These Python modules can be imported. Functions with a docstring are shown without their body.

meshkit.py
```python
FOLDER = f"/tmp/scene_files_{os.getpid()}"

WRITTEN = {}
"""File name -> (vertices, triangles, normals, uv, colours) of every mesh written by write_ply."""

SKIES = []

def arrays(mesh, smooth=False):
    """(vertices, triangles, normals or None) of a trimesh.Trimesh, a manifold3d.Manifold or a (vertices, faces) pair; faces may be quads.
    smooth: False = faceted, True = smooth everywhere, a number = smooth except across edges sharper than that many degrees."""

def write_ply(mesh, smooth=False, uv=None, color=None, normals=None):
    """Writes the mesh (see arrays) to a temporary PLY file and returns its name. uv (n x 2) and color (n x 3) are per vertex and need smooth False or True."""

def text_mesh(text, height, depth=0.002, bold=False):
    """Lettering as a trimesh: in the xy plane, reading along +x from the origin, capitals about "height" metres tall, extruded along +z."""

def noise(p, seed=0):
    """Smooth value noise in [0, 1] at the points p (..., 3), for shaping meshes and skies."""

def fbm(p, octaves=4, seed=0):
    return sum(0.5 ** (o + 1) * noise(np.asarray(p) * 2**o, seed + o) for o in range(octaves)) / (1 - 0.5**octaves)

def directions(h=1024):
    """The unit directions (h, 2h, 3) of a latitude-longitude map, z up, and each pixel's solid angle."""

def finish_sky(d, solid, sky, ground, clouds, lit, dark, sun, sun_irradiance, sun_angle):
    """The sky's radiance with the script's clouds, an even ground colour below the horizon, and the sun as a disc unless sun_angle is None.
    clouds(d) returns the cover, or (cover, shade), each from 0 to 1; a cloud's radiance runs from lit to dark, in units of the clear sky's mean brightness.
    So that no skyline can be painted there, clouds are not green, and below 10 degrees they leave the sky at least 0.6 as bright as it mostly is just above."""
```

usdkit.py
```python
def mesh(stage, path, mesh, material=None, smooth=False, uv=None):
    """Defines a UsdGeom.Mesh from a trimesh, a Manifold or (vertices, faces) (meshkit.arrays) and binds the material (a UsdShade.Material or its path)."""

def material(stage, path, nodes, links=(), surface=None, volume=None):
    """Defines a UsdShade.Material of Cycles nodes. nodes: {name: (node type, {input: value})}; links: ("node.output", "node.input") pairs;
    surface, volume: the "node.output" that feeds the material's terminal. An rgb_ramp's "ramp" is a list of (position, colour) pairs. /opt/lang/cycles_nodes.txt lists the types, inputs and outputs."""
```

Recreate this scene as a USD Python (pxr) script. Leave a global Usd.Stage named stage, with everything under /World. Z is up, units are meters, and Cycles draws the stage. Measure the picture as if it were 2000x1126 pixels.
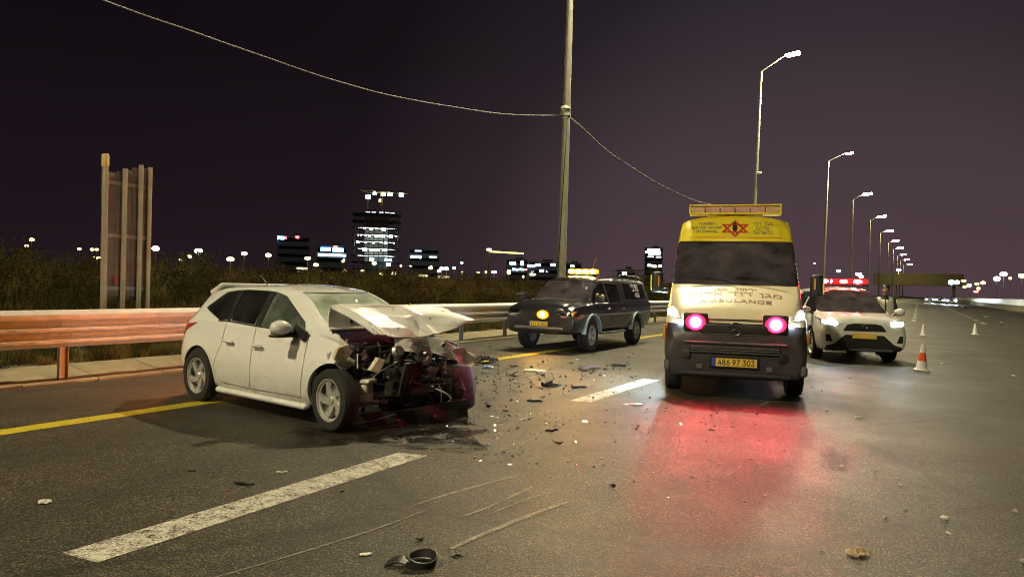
import math, random
import numpy as np, trimesh, usdkit, meshkit
import manifold3d as m3
from manifold3d import Manifold, CrossSection
from shapely.geometry import Polygon, LineString, Point, MultiPolygon, box as sbox
from shapely.ops import unary_union
from shapely import affinity
from scipy.interpolate import PchipInterpolator, LinearNDInterpolator
from pxr import Usd, UsdGeom, UsdLux, UsdShade, Sdf, Gf, Vt

stage = Usd.Stage.CreateInMemory()
UsdGeom.SetStageUpAxis(stage, 'Z'); UsdGeom.SetStageMetersPerUnit(stage, 1.0)
world = UsdGeom.Xform.Define(stage, '/World'); stage.SetDefaultPrim(world.GetPrim())
UsdGeom.Scope.Define(stage, '/World/Looks')
rng = random.Random(7); nrg = np.random.default_rng(7)

# ------------------------------------------------------------------ camera, sky, exposure
EYE = np.array([0, 0, 1.5]); YAW, PITCH, ROLL = math.radians(29.595), math.radians(-0.19), 0.026
FWD = np.array([-math.sin(YAW) * math.cos(PITCH), math.cos(YAW) * math.cos(PITCH), math.sin(PITCH)])
_r = np.array([math.cos(YAW), math.sin(YAW), 0]); _u = np.cross(_r, FWD)
RGT = math.cos(ROLL) * _r + math.sin(ROLL) * _u; UPV = -math.sin(ROLL) * _r + math.cos(ROLL) * _u
cam = UsdGeom.Camera.Define(stage, '/World/camera')
M = Gf.Matrix4d(1)
for k, v in enumerate((RGT, UPV, -FWD)): M.SetRow(k, Gf.Vec4d(*v, 0))
M.SetRow(3, Gf.Vec4d(*EYE, 1)); cam.AddTransformOp().Set(M)
cam.CreateHorizontalApertureAttr(36.0); cam.CreateVerticalApertureAttr(36.0 * 576 / 1024); cam.CreateFocalLengthAttr(25.2)
cam.CreateClippingRangeAttr((0.05, 6000.0)); cam.CreateExposureAttr(0.0)

def at(px, py, axis, val):
    """the point of the place seen at a pixel of the photograph, on the plane axis = val (0 x, 1 y, 2 z)"""
    d = FWD * 1400 + RGT * (px - 1000) - UPV * (py - 563)
    return EYE + d * ((val - EYE[axis]) / d[axis])
def gnd(px, py, z=0.0): return at(px, py, 2, z)

sky = UsdLux.DomeLight.Define(stage, '/World/sky')
skym = usdkit.material(stage, '/World/Looks/night_sky', {
    'sky': ('sky_texture', {'sky_type': 'single_scattering', 'sun_disc': False, 'sun_elevation': -0.12, 'sun_rotation': 0.6}),
    'tc': ('texture_coordinate', {}), 'sep': ('separate_xyz', {}),
    'ramp': ('rgb_ramp', {'ramp': [(0.0, (0.24, 0.135, 0.19)), (0.08, (0.19, 0.11, 0.165)), (0.30, (0.10, 0.066, 0.10)), (1.0, (0.07, 0.05, 0.08))]}),
    'nz': ('noise_texture', {'scale': 1.1, 'detail': 1.0}), 'nr': ('rgb_ramp', {'ramp': [(0.35, (0.85, 0.85, 0.85)), (0.7, (1.15, 1.12, 1.15))]}),
    'mul': ('mix', {'mix_type': 'multiply', 'fac': 1.0}), 'add': ('mix', {'mix_type': 'add', 'fac': 1.0}),
    'dot': ('vector_math', {'math_type': 'dot_product', 'vector2': (-.12, .99, 0)}), 'lobe': ('rgb_ramp', {'ramp': [(.25, (0, 0, 0)), (.62, (.008, .008, .008)), (.80, (.035, .035, .035)), (.90, (.24, .24, .24)), (.965, (.68, .68, .68)), (1.0, (.74, .74, .74))]}),
    'gl': ('rgb_ramp', {'ramp': [(0.0, (1.55, .96, 1.10)), (.14, (1.42, .92, 1.08)), (.28, (1.06, .76, .90)), (.40, (.86, .70, .86)), (.6, (.28, .23, .30)), (1.0, (.04, .03, .05))]}), 'm2': ('mix', {'mix_type': 'multiply', 'fac': 1.0}), 'add2': ('mix', {'mix_type': 'add', 'fac': 1.0}),
    'bg': ('background_shader', {'strength': 0.058})},
    [('tc.generated', 'sep.vector'), ('sep.z', 'ramp.fac'), ('tc.generated', 'nz.vector'), ('nz.fac', 'nr.fac'), ('ramp.color', 'mul.color1'), ('nr.color', 'mul.color2'),
     ('mul.color', 'add.color1'), ('sky.color', 'add.color2'), ('tc.generated', 'dot.vector1'), ('dot.value', 'lobe.fac'), ('sep.z', 'gl.fac'), ('lobe.color', 'm2.color1'), ('gl.color', 'm2.color2'), ('add.color', 'add2.color1'), ('m2.color', 'add2.color2'), ('add2.color', 'bg.color')], surface='bg.background')
UsdShade.MaterialBindingAPI.Apply(sky.GetPrim()).Bind(skym)
sky.GetPrim().SetCustomDataByKey('kind', 'structure')

# ------------------------------------------------------------------ naming helpers
used = {}
def numbered(parent, name):
    k = (parent, name); n = used.get(k, 0); used[k] = n + 1
    return f'{parent}/{name}' + (f'_{n:03d}' if n else '')
def ppath(p): return '/World' if p is None else str(p.GetPath())
def tag(o, label=None, cat=None, group=None, kind=None):
    p = o.GetPrim() if hasattr(o, 'GetPrim') else o
    for k, v in (('label', label), ('category', cat), ('group', group), ('kind', kind)):
        if v: p.SetCustomDataByKey(k, v)
    return p
def obj(name, mesh, mat, parent=None, smooth=30, label=None):
    if isinstance(mesh, list): mesh = cat(mesh)
    o = usdkit.mesh(stage, numbered(ppath(parent), name), mesh, mat, smooth=smooth).GetPrim()
    if label: o.SetCustomDataByKey('label', label)
    return o
def struct(name, mesh, mat, parent=None, smooth=30):
    o = obj(name, mesh, mat, parent, smooth)
    if parent is None: tag(o, kind='structure')
    return o
def thing(name, label, catg, loc=(0, 0, 0), rz=0.0, group=None, tilt=None):
    x = UsdGeom.Xform.Define(stage, numbered('/World', name)); x.AddTranslateOp().Set(Gf.Vec3d(*map(float, loc)))
    if rz: x.AddRotateZOp().Set(float(rz))
    if tilt: x.AddRotateXYZOp().Set(Gf.Vec3f(*tilt))
    return tag(x, label, catg, group)
def dup(root, loc, rz=0.0, label=None, group=None, scale=None, tilt=None):
    was = root.GetCustomData(); base = root.GetName().rsplit('_', 1); nm = base[0] if base[-1].isdigit() else root.GetName()
    r = UsdGeom.Xform.Define(stage, numbered('/World', nm)); p = r.GetPrim()
    p.GetReferences().AddInternalReference(root.GetPath()); p.SetInstanceable(True)
    r.ClearXformOpOrder(); r.AddTranslateOp(opSuffix='here').Set(Gf.Vec3d(*map(float, loc))); r.AddRotateZOp(opSuffix='here').Set(float(rz))
    if tilt: r.AddRotateXYZOp(opSuffix='tilt').Set(Gf.Vec3f(*tilt))
    if scale: r.AddScaleOp(opSuffix='here').Set(Gf.Vec3f(*(scale if np.ndim(scale) else (scale,) * 3)))
    return tag(p, label or was['label'], was.get('category'), group or was.get('group'))

# ------------------------------------------------------------------ mesh helpers
def T(m, t=(0, 0, 0), r=None, s=None):
    m = m.copy()
    if s is not None: m.apply_scale(s)
    if r is not None: m.apply_transform(trimesh.transformations.euler_matrix(*np.radians(r)))
    m.apply_translation(t); return m
def cat(ms): return trimesh.util.concatenate([tm(x) for x in ms])
def tm(x):
    if isinstance(x, Manifold):
        d = x.to_mesh(); return trimesh.Trimesh(d.vert_properties[:, :3], d.tri_verts, process=False)
    return x
def mf(t):
    return Manifold(m3.Mesh(np.asarray(t.vertices, np.float32), np.asarray(t.faces, np.uint32)))
def bx(c, s, r=None):
    m = trimesh.creation.box(s)
    return T(m, c, r)
def rbx(c, s, rad=0.02, r=None, n=2):
    """rounded box: hull of eight small spheres"""
    sp = Manifold.sphere(rad, 8 if n < 3 else 16); h = [max(x / 2 - rad, 1e-4) for x in s]
    m = Manifold.batch_hull([sp.translate((i * h[0], j * h[1], k * h[2])) for i in (-1, 1) for j in (-1, 1) for k in (-1, 1)])
    return T(tm(m), c, r)
def cyl(p0, p1, r0, r1=None, n=12):
    p0, p1 = np.asarray(p0, float), np.asarray(p1, float); r1 = r0 if r1 is None else r1
    d = p1 - p0; L = np.linalg.norm(d); a = np.arange(n) * 2 * np.pi / n
    z = d / L; x = np.cross(z, [0, 0, 1.0] if abs(z[2]) < .9 else [1.0, 0, 0]); x /= np.linalg.norm(x); y = np.cross(z, x)
    ring = np.cos(a)[:, None] * x + np.sin(a)[:, None] * y
    v = np.vstack([p0 + r0 * ring, p1 + r1 * ring, [p0], [p1]]); f = []
    for i in range(n):
        j = (i + 1) % n; f += [[i, j, n + j], [i, n + j, n + i], [2 * n, j, i], [2 * n + 1, n + i, n + j]]
    return trimesh.Trimesh(v, f, process=False)
def tube(pts, r, n=8):
    pts = np.asarray(pts, float); k = len(pts); rr = np.broadcast_to(r, (k,))
    t = np.gradient(pts, axis=0); t /= np.linalg.norm(t, axis=1, keepdims=True) + 1e-12
    up = np.array([0, 0, 1.0]) if np.abs(t[:, 2]).max() < .95 else np.array([.31, .95, 0.05])
    x = np.cross(t, up); x /= np.linalg.norm(x, axis=1, keepdims=True) + 1e-12; y = np.cross(t, x)
    a = np.arange(n) * 2 * np.pi / n
    v = pts[:, None] + rr[:, None, None] * (np.cos(a)[None, :, None] * x[:, None] + np.sin(a)[None, :, None] * y[:, None])
    f = []
    for i in range(k - 1):
        for j in range(n):
            q = (j + 1) % n; f += [[i * n + j, (i + 1) * n + q, i * n + q], [i * n + j, (i + 1) * n + j, (i + 1) * n + q]]
    v = np.vstack([v.reshape(-1, 3), pts[:1], pts[-1:]]); b = k * n
    for j in range(n): q = (j + 1) % n; f += [[b, j, q], [b + 1, (k - 1) * n + q, (k - 1) * n + j]]
    m = trimesh.Trimesh(v, f, process=False); 
    return m
def spline(pts, n=40):
    pts = np.asarray(pts, float); s = np.r_[0, np.cumsum(np.linalg.norm(np.diff(pts, axis=0), axis=1))]
    return PchipInterpolator(s, pts)(np.linspace(0, s[-1], n))
def extrude(poly, h):
    if poly.geom_type != 'Polygon':
        return cat([trimesh.creation.extrude_polygon(g, h) for g in poly.geoms if g.area > 1e-7])
    return trimesh.creation.extrude_polygon(poly, h)
def revolve(prof, n=32):
    return trimesh.creation.revolve(np.asarray(prof, float), sections=n)
def grid(P):
    """P: (n, m, 3) -> two-sided-free open sheet"""
    n, m = P.shape[:2]; i, j = np.meshgrid(np.arange(n - 1), np.arange(m - 1), indexing='ij'); a = (i * m + j).ravel()
    f = np.vstack([np.c_[a, a + m, a + m + 1], np.c_[a, a + m + 1, a + 1]])
    return trimesh.Trimesh(P.reshape(-1, 3), f, process=False)
def thick(P, t):
    """closed sheet of thickness t from a grid of points"""
    g = grid(P); nrm = g.vertex_normals; n, m = P.shape[:2]
    Q = P - t * nrm.reshape(n, m, 3); b = grid(Q); b.invert()
    idx = np.arange(n * m).reshape(n, m); loop = np.r_[idx[0, :-1], idx[:-1, -1], idx[-1, :0:-1], idx[:0:-1, 0]]
    k = n * m; f = []
    for a, c in zip(loop, np.roll(loop, -1)): f += [[a, c, k + c], [a, k + c, k + a]]
    f = np.array(f)
    r = trimesh.Trimesh(np.vstack([g.vertices, b.vertices]), np.vstack([g.faces, b.faces + k, f]), process=False)
    r.fix_normals(); return r
def jag(radius, h, n=7, seed=0, flat=.25):
    """irregular chip: hull of jittered points"""
    r = np.random.default_rng(seed); p = r.normal(size=(n * 2, 3)); p /= np.linalg.norm(p, axis=1, keepdims=True); p *= r.uniform(.6, 1, (n * 2, 1))
    p *= [radius, radius * flat * 2.2, h]; m = trimesh.convex.convex_hull(p); m.apply_translation([0, 0, -m.bounds[0, 2]]); return m

ORD = 'first second third fourth fifth sixth seventh eighth ninth tenth eleventh twelfth thirteenth fourteenth fifteenth sixteenth seventeenth eighteenth nineteenth twentieth'.split()
# ------------------------------------------------------------------ materials
def pbr(name, col, rough=.5, metal=0., coat=0., var=.12, scale=6., bump=0., bscale=60., spec=.5, dirt=None, dscale=3., dlo=.55, dhi=.75, sheen=0.):
    n = {'tc': ('texture_coordinate', {}), 'nz': ('noise_texture', {'scale': scale, 'detail': 5.0, 'roughness': .6}),
         'rp': ('rgb_ramp', {'ramp': [(.25, tuple(c * (1 - var) for c in col)), (.75, tuple(min(c * (1 + var), 1) for c in col))]}),
         'p': ('principled_bsdf', {'roughness': rough, 'metallic': metal, 'coat_weight': coat, 'specular_ior_level': spec})}
    l = [('tc.object', 'nz.vector'), ('nz.fac', 'rp.fac')]; src = 'rp.color'
    if dirt:
        n['dz'] = ('noise_texture', {'scale': dscale, 'detail': 8.0, 'roughness': .7}); n['dr'] = ('rgb_ramp', {'ramp': [(dlo, (0, 0, 0)), (dhi, (1, 1, 1))]}); n['dm'] = ('mix', {'color2': dirt})
        l += [('tc.object', 'dz.vector'), ('dz.fac', 'dr.fac'), ('dr.color', 'dm.fac'), (src, 'dm.color1')]; src = 'dm.color'
    l.append((src, 'p.base_color'))
    if bump:
        n['bz'] = ('noise_texture', {'scale': bscale, 'detail': 4.0}); n['b'] = ('bump', {'strength': bump, 'distance': .01}); l += [('tc.object', 'bz.vector'), ('bz.fac', 'b.height'), ('b.normal', 'p.normal')]
    return usdkit.material(stage, '/World/Looks/' + name, n, l, surface='p.BSDF')
def glow(name, col, strength):
    return usdkit.material(stage, '/World/Looks/' + name, {'e': ('emission', {'color': col, 'strength': strength})}, [], surface='e.emission')
def lamp_glow(name, centre, hot, cool, stops, power):
    """a lit lamp: hottest at its bulb, fading over its reflector"""
    return usdkit.material(stage, '/World/Looks/' + name, {'tc': ('texture_coordinate', {}), 'mp': ('mapping', {'location': tuple(-c for c in centre)}), 'ln': ('vector_math', {'math_type': 'length'}), 'sc': ('math', {'math_type': 'multiply', 'value2': 5.0}),
        'r': ('rgb_ramp', {'ramp': [(5 * d, (v,) * 3) for d, v in stops]}), 'c': ('rgb_ramp', {'ramp': [(5 * stops[1][0], hot), (5 * stops[3][0], cool)]}), 'st': ('math', {'math_type': 'multiply', 'value2': power}), 'e': ('emission', {})},
        [('tc.object', 'mp.vector'), ('mp.vector', 'ln.vector1'), ('ln.value', 'sc.value1'), ('sc.value', 'r.fac'), ('sc.value', 'c.fac'), ('r.color', 'st.value1'), ('st.value', 'e.strength'), ('c.color', 'e.color')], surface='e.emission')
def pane(name, tint, ior=1.5, rough=.02, extra=0.0, haze_col=None):
    n = {'t': ('transparent_bsdf', {'color': tint}), 'g': ('glossy_bsdf', {'color': (.9, .9, .9), 'roughness': rough}), 'f': ('fresnel', {'IOR': ior}), 'm': ('mix_closure', {})}
    l = [('f.fac', 'm.fac'), ('t.BSDF', 'm.closure1'), ('g.BSDF', 'm.closure2')]; out = 'm.closure'
    if haze_col:
        n |= {'d': ('diffuse_bsdf', {'color': haze_col}), 'nz': ('noise_texture', {'scale': 3.0, 'detail': 6.0}), 'r': ('rgb_ramp', {'ramp': [(.3, (extra * .4,) * 3), (.7, (extra * 1.3,) * 3)]}), 'tc': ('texture_coordinate', {}), 'm2': ('mix_closure', {})}
        l += [('tc.object', 'nz.vector'), ('nz.fac', 'r.fac'), ('r.color', 'm2.fac'), ('m.closure', 'm2.closure1'), ('d.BSDF', 'm2.closure2')]; out = 'm2.closure'
    return usdkit.material(stage, '/World/Looks/' + name, n, l, surface=out)

Mt = dict(
    white_paint=pbr('white_paint', (.76, .76, .75), .24, coat=.8, var=.02, dirt=(.52, .49, .42), dscale=3.4, dlo=.52, dhi=.85),
    yellow_paint=pbr('yellow_paint', (.82, .68, .03), .30, coat=.6, var=.04),
    cream_paint=pbr('cream_paint', (.78, .70, .50), .32, coat=.5, var=.04),
    dark_paint=pbr('dark_paint', (.020, .019, .023), .26, coat=.9, var=.15),
    car_white=usdkit.material(stage, '/World/Looks/car_white', {'tc': ('texture_coordinate', {}), 'sx': ('separate_xyz', {}), 'zr': ('rgb_ramp', {'ramp': [(.14, (.62, .62, .62)), (.36, (.26, .26, .26)), (.62, (.06, .06, .06)), (1.0, (.03, .03, .03))]}), 'nz': ('noise_texture', {'scale': 5.0, 'detail': 9.0, 'roughness': .72}), 'nr': ('rgb_ramp', {'ramp': [(.36, (.1, .1, .1)), (.66, (1.5, 1.5, 1.5))]}), 'm': ('mix', {'mix_type': 'multiply', 'fac': 1.0}),
        'mp': ('mapping', {'scale': (2.0, 2.0, 16.0)}), 'n3': ('noise_texture', {'scale': 2.0, 'detail': 6.0}), 'r3': ('rgb_ramp', {'ramp': [(.62, (0, 0, 0)), (.72, (.22, .22, .22))]}), 'ad': ('mix', {'mix_type': 'add', 'fac': 1.0}), 'd': ('mix', {'color1': (.78, .78, .77), 'color2': (.22, .19, .14)}), 'rr': ('rgb_ramp', {'ramp': [(0.0, (.18, .18, .18)), (.5, (.55, .55, .55))]}), 'p': ('principled_bsdf', {'coat_weight': .8, 'coat_roughness': .05})},
        [('tc.object', 'sx.vector'), ('sx.z', 'zr.fac'), ('tc.object', 'nz.vector'), ('nz.fac', 'nr.fac'), ('zr.color', 'm.color1'), ('nr.color', 'm.color2'), ('tc.object', 'mp.vector'), ('mp.vector', 'n3.vector'), ('n3.fac', 'r3.fac'), ('m.color', 'ad.color1'), ('r3.color', 'ad.color2'), ('ad.color', 'd.fac'), ('ad.color', 'rr.fac'), ('d.color', 'p.base_color'), ('rr.color', 'p.roughness')], surface='p.BSDF'),
    torn_white=pbr('torn_white', (.74, .74, .72), .28, coat=.5, var=.03, scale=8, dirt=(.12, .11, .10), dscale=11, dlo=.60, dhi=.68),
    black_plastic=pbr('black_plastic', (.016, .016, .017), .5, var=.25, bump=.08),
    grey_plastic=pbr('grey_plastic', (.10, .10, .11), .5, var=.2, bump=.08),
    engine_dark=pbr('engine_dark', (.016, .015, .014), .65, var=.5, scale=25, bump=.3, bscale=40),
    engine_metal=pbr('engine_metal', (.38, .36, .34), .35, metal=.8, var=.35, scale=18, bump=.3, bscale=35),
    cream_plastic=pbr('cream_plastic', (.60, .55, .40), .4, var=.2, scale=12, dirt=(.12, .10, .07), dscale=9, dlo=.5, dhi=.72),
    bumper_black=pbr('bumper_black', (.042, .036, .046), .42, var=.3, bump=.05, dirt=(.075, .066, .070), dscale=3, dlo=.5, dhi=.8),
    decal=pbr('reflective_decal', (.55, .66, .70), .25, metal=.3, var=.15, scale=4),  # pale blue-grey that paints white light onto the pickup's arch flares
    tank_plastic=pbr('tank_plastic', (.66, .61, .46), .4, var=.12, scale=12),
    rubber=pbr('rubber', (.022, .021, .020), .75, var=.3, scale=20, bump=.2),
    alloy=pbr('alloy', (.62, .61, .58), .33, metal=.55, var=.06, dirt=(.15, .13, .1), dscale=7, dlo=.55, dhi=.85),
    alloy_dark=pbr('alloy_dark', (.25, .25, .26), .4, metal=.6, var=.1),
    chrome=pbr('chrome', (.8, .8, .8), .12, metal=1.0, var=.05),
    steel=pbr('galvanized_steel', (.40, .41, .41), .55, metal=.12, var=.14, scale=9, dirt=(.22, .18, .13), dscale=5, dlo=.58, dhi=.85, bump=.05),
    concrete=pbr('concrete', (.21, .185, .115), .9, var=.25, scale=4, dirt=(.10, .085, .055), dscale=1.6, dlo=.5, dhi=.75, bump=.4, bscale=40),
    glass_dark=pane('dark_glass', (.22, .24, .24), haze_col=(.30, .30, .32), extra=.045),
    glass_veiled=pane('veiled_windscreen', (.22, .22, .24), haze_col=(.34, .29, .35), extra=.16),  # purplish veil of glare painted into the glass colour
    glass_clear=pane('clear_glass', (.78, .84, .80), haze_col=(.55, .60, .55), extra=.06),
    glass_broken=pane('cracked_glass', (.52, .62, .55), haze_col=(.66, .74, .64), extra=.60),
    lens=pane('clear_lens', (.85, .85, .85), rough=.06),
    steel_lit=pbr('bright_steel', (.66, .69, .74), .40, metal=.25, var=.10, scale=9, dirt=(.35, .33, .30), dscale=5, dlo=.60, dhi=.9, bump=.05),  # brighter copy of the galvanized steel, with bluish-white light painted in
    pole=pbr('pole_steel', (.34, .33, .26), .55, metal=.2, var=.1, scale=3, dirt=(.3, .27, .2), dscale=1.2),
    interior=pbr('interior_fabric', (.045, .045, .05), .85, var=.2),
    airbag=pbr('airbag_cloth', (.78, .75, .74), .8, var=.06, bump=.2, bscale=18),
    skin=pbr('skin', (.42, .24, .17), .55, var=.08),
    uniform=pbr('dark_uniform', (.03, .035, .06), .8, var=.2),
    hivis=pbr('reflective_vest', (.70, .72, .60), .5, var=.1),
    plate_yellow=pbr('plate_yellow', (.80, .56, .10), .45, var=.05),
    ink=pbr('plate_ink', (.02, .02, .02), .5, var=.1),
    red_print=pbr('red_print', (.55, .05, .03), .45, var=.1),
    brown_print=pbr('dark_red_print', (.22, .07, .06), .45, var=.1),
    grey_print=pbr('grey_print', (.17, .17, .14), .5, var=.1),
    white_print=pbr('white_print', (.75, .75, .75), .45, var=.05),
    blue_print=pbr('blue_print', (.05, .08, .45), .45, var=.05),
    orange_cone=pbr('cone_orange', (.75, .10, .02), .5, var=.1),
    cone_white=pbr('cone_white', (.75, .73, .70), .45, var=.08),
    red_plastic=pbr('red_plastic', (.45, .02, .02), .25, var=.1, coat=.5),
    amber_plastic=pbr('amber_plastic', (.70, .28, .03), .25, var=.1, coat=.5),
    soil=pbr('soil', (.085, .065, .038), .95, var=.4, scale=.8, dirt=(.12, .10, .045), dscale=.35, dlo=.4, dhi=.7, bump=.5, bscale=12),
)
# ------------------------------------------------------------------ ground, road, markings
asphalt = usdkit.material(stage, '/World/Looks/asphalt', {
    'g': ('geometry', {}),
    'v': ('voronoi_texture', {'scale': 88.0, 'feature': 'f1'}), 'v2': ('voronoi_texture', {'scale': 42.0}),
    'vr': ('rgb_ramp', {'ramp': [(0.0, (.110, .097, .070)), (.36, (.052, .046, .033)), (.70, (.007, .006, .0045))]}),
    'sp': ('separate_color', {}), 'spr': ('rgb_ramp', {'ramp': [(.0, (.35, .35, .35)), (.5, (.9, .9, .9)), (.80, (1.5, 1.46, 1.35)), (1.0, (3.4, 3.2, 2.9))]}), 'm1': ('mix', {'mix_type': 'multiply', 'fac': 1.0}),
    'n': ('noise_texture', {'scale': .55, 'detail': 6.0, 'roughness': .65}), 'nr': ('rgb_ramp', {'ramp': [(.3, (.72, .71, .70)), (.5, (1, 1, 1)), (.72, (1.3, 1.28, 1.22))]}), 'm2': ('mix', {'mix_type': 'multiply', 'fac': 1.0}),
    'mp': ('mapping', {'scale': (1.4, .05, 1.0)}), 'n2': ('noise_texture', {'scale': 1.0, 'detail': 4.0}), 'n2r': ('rgb_ramp', {'ramp': [(.35, (.80, .80, .80)), (.65, (1.18, 1.17, 1.15))]}), 'm3': ('mix', {'mix_type': 'multiply', 'fac': 1.0}),
    'sx': ('separate_xyz', {}), 'fx': ('math', {'math_type': 'multiply_add', 'value2': .2793, 'value3': 4.0810}), 'fr': ('math', {'math_type': 'fraction'}), 'tr': ('rgb_ramp', {'ramp': [(0, (1.06, 1.06, 1.05)), (.14, (1.02, 1.02, 1.02)), (.27, (.80, .80, .80)), (.40, (1.0, 1.0, 1.0)), (.5, (1.10, 1.09, 1.07)), (.60, (1.0, 1.0, 1.0)), (.73, (.80, .80, .80)), (.86, (1.02, 1.02, 1.02)), (1, (1.06, 1.06, 1.05))]}), 'm4': ('mix', {'mix_type': 'multiply', 'fac': 1.0}),
    'cz': ('voronoi_texture', {'scale': .22, 'feature': 'distance_to_edge', 'detail': 3.0, 'roughness': .6}), 'czr': ('rgb_ramp', {'ramp': [(.0, (.35, .35, .35)), (.006, (.55, .55, .55)), (.014, (1, 1, 1))]}), 'm5': ('mix', {'mix_type': 'multiply', 'fac': .8}),
    'rr': ('rgb_ramp', {'ramp': [(.3, (.68, .68, .68)), (.7, (.52, .52, .52))]}),
    'b': ('bump', {'strength': .5, 'distance': .005, 'invert': True}), 'p': ('principled_bsdf', {'specular_ior_level': .5})},
    [('g.position', 'v.vector'), ('g.position', 'v2.vector'), ('v.distance', 'vr.fac'), ('v.color', 'sp.color'), ('sp.r', 'spr.fac'), ('vr.color', 'm1.color1'), ('spr.color', 'm1.color2'),
     ('g.position', 'n.vector'), ('n.fac', 'nr.fac'), ('m1.color', 'm2.color1'), ('nr.color', 'm2.color2'), ('g.position', 'mp.vector'), ('mp.vector', 'n2.vector'), ('n2.fac', 'n2r.fac'),
     ('m2.color', 'm3.color1'), ('n2r.color', 'm3.color2'), ('g.position', 'sx.vector'), ('sx.x', 'fx.value1'), ('fx.value', 'fr.value1'), ('fr.value', 'tr.fac'), ('m3.color', 'm4.color1'), ('tr.color', 'm4.color2'), ('g.position', 'cz.vector'), ('cz.distance', 'czr.fac'), ('m4.color', 'm5.color1'), ('czr.color', 'm5.color2'), ('m5.color', 'p.base_color'), ('n.fac', 'rr.fac'), ('rr.color', 'p.roughness'), ('v.distance', 'b.height'), ('b.normal', 'p.normal')], surface='p.BSDF')
def worn(name, col, lo, hi, gap=.0):
    """road paint worn through to the asphalt below"""
    return usdkit.material(stage, '/World/Looks/' + name, {
        'g': ('geometry', {}), 'v': ('voronoi_texture', {'scale': 70.0}), 'n': ('noise_texture', {'scale': 9.0, 'detail': 8.0, 'roughness': .75}), 'ad': ('math', {'math_type': 'multiply_add', 'value2': .35}),
        'r': ('rgb_ramp', {'ramp': [(lo, (1, 1, 1)), (hi, (0, 0, 0))]}), 'p': ('principled_bsdf', {'roughness': .55}), 't': ('transparent_bsdf', {}), 'm': ('mix_closure', {}),
        'n2': ('noise_texture', {'scale': 30.0, 'detail': 4.0}), 'cr': ('rgb_ramp', {'ramp': [(.3, tuple(c * .7 for c in col)), (.7, col)]}), 'b': ('bump', {'strength': .6, 'distance': .004, 'invert': True})},
        [('g.position', 'v.vector'), ('g.position', 'n.vector'), ('v.distance', 'ad.value1'), ('n.fac', 'ad.value3'), ('ad.value', 'r.fac'), ('g.position', 'n2.vector'), ('n2.fac', 'cr.fac'), ('cr.color', 'p.base_color'),
         ('v.distance', 'b.height'), ('b.normal', 'p.normal'), ('t.BSDF', 'm.closure1'), ('p.BSDF', 'm.closure2'), ('r.color', 'm.fac')], surface='m.closure')
white_line = worn('worn_white_line', (.58, .56, .48), .62, .86)
yellow_line = worn('yellow_line', (.50, .42, .02), .78, .95)
scratch = worn('scratch_mark', (.30, .27, .22), .58, .90)

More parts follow.
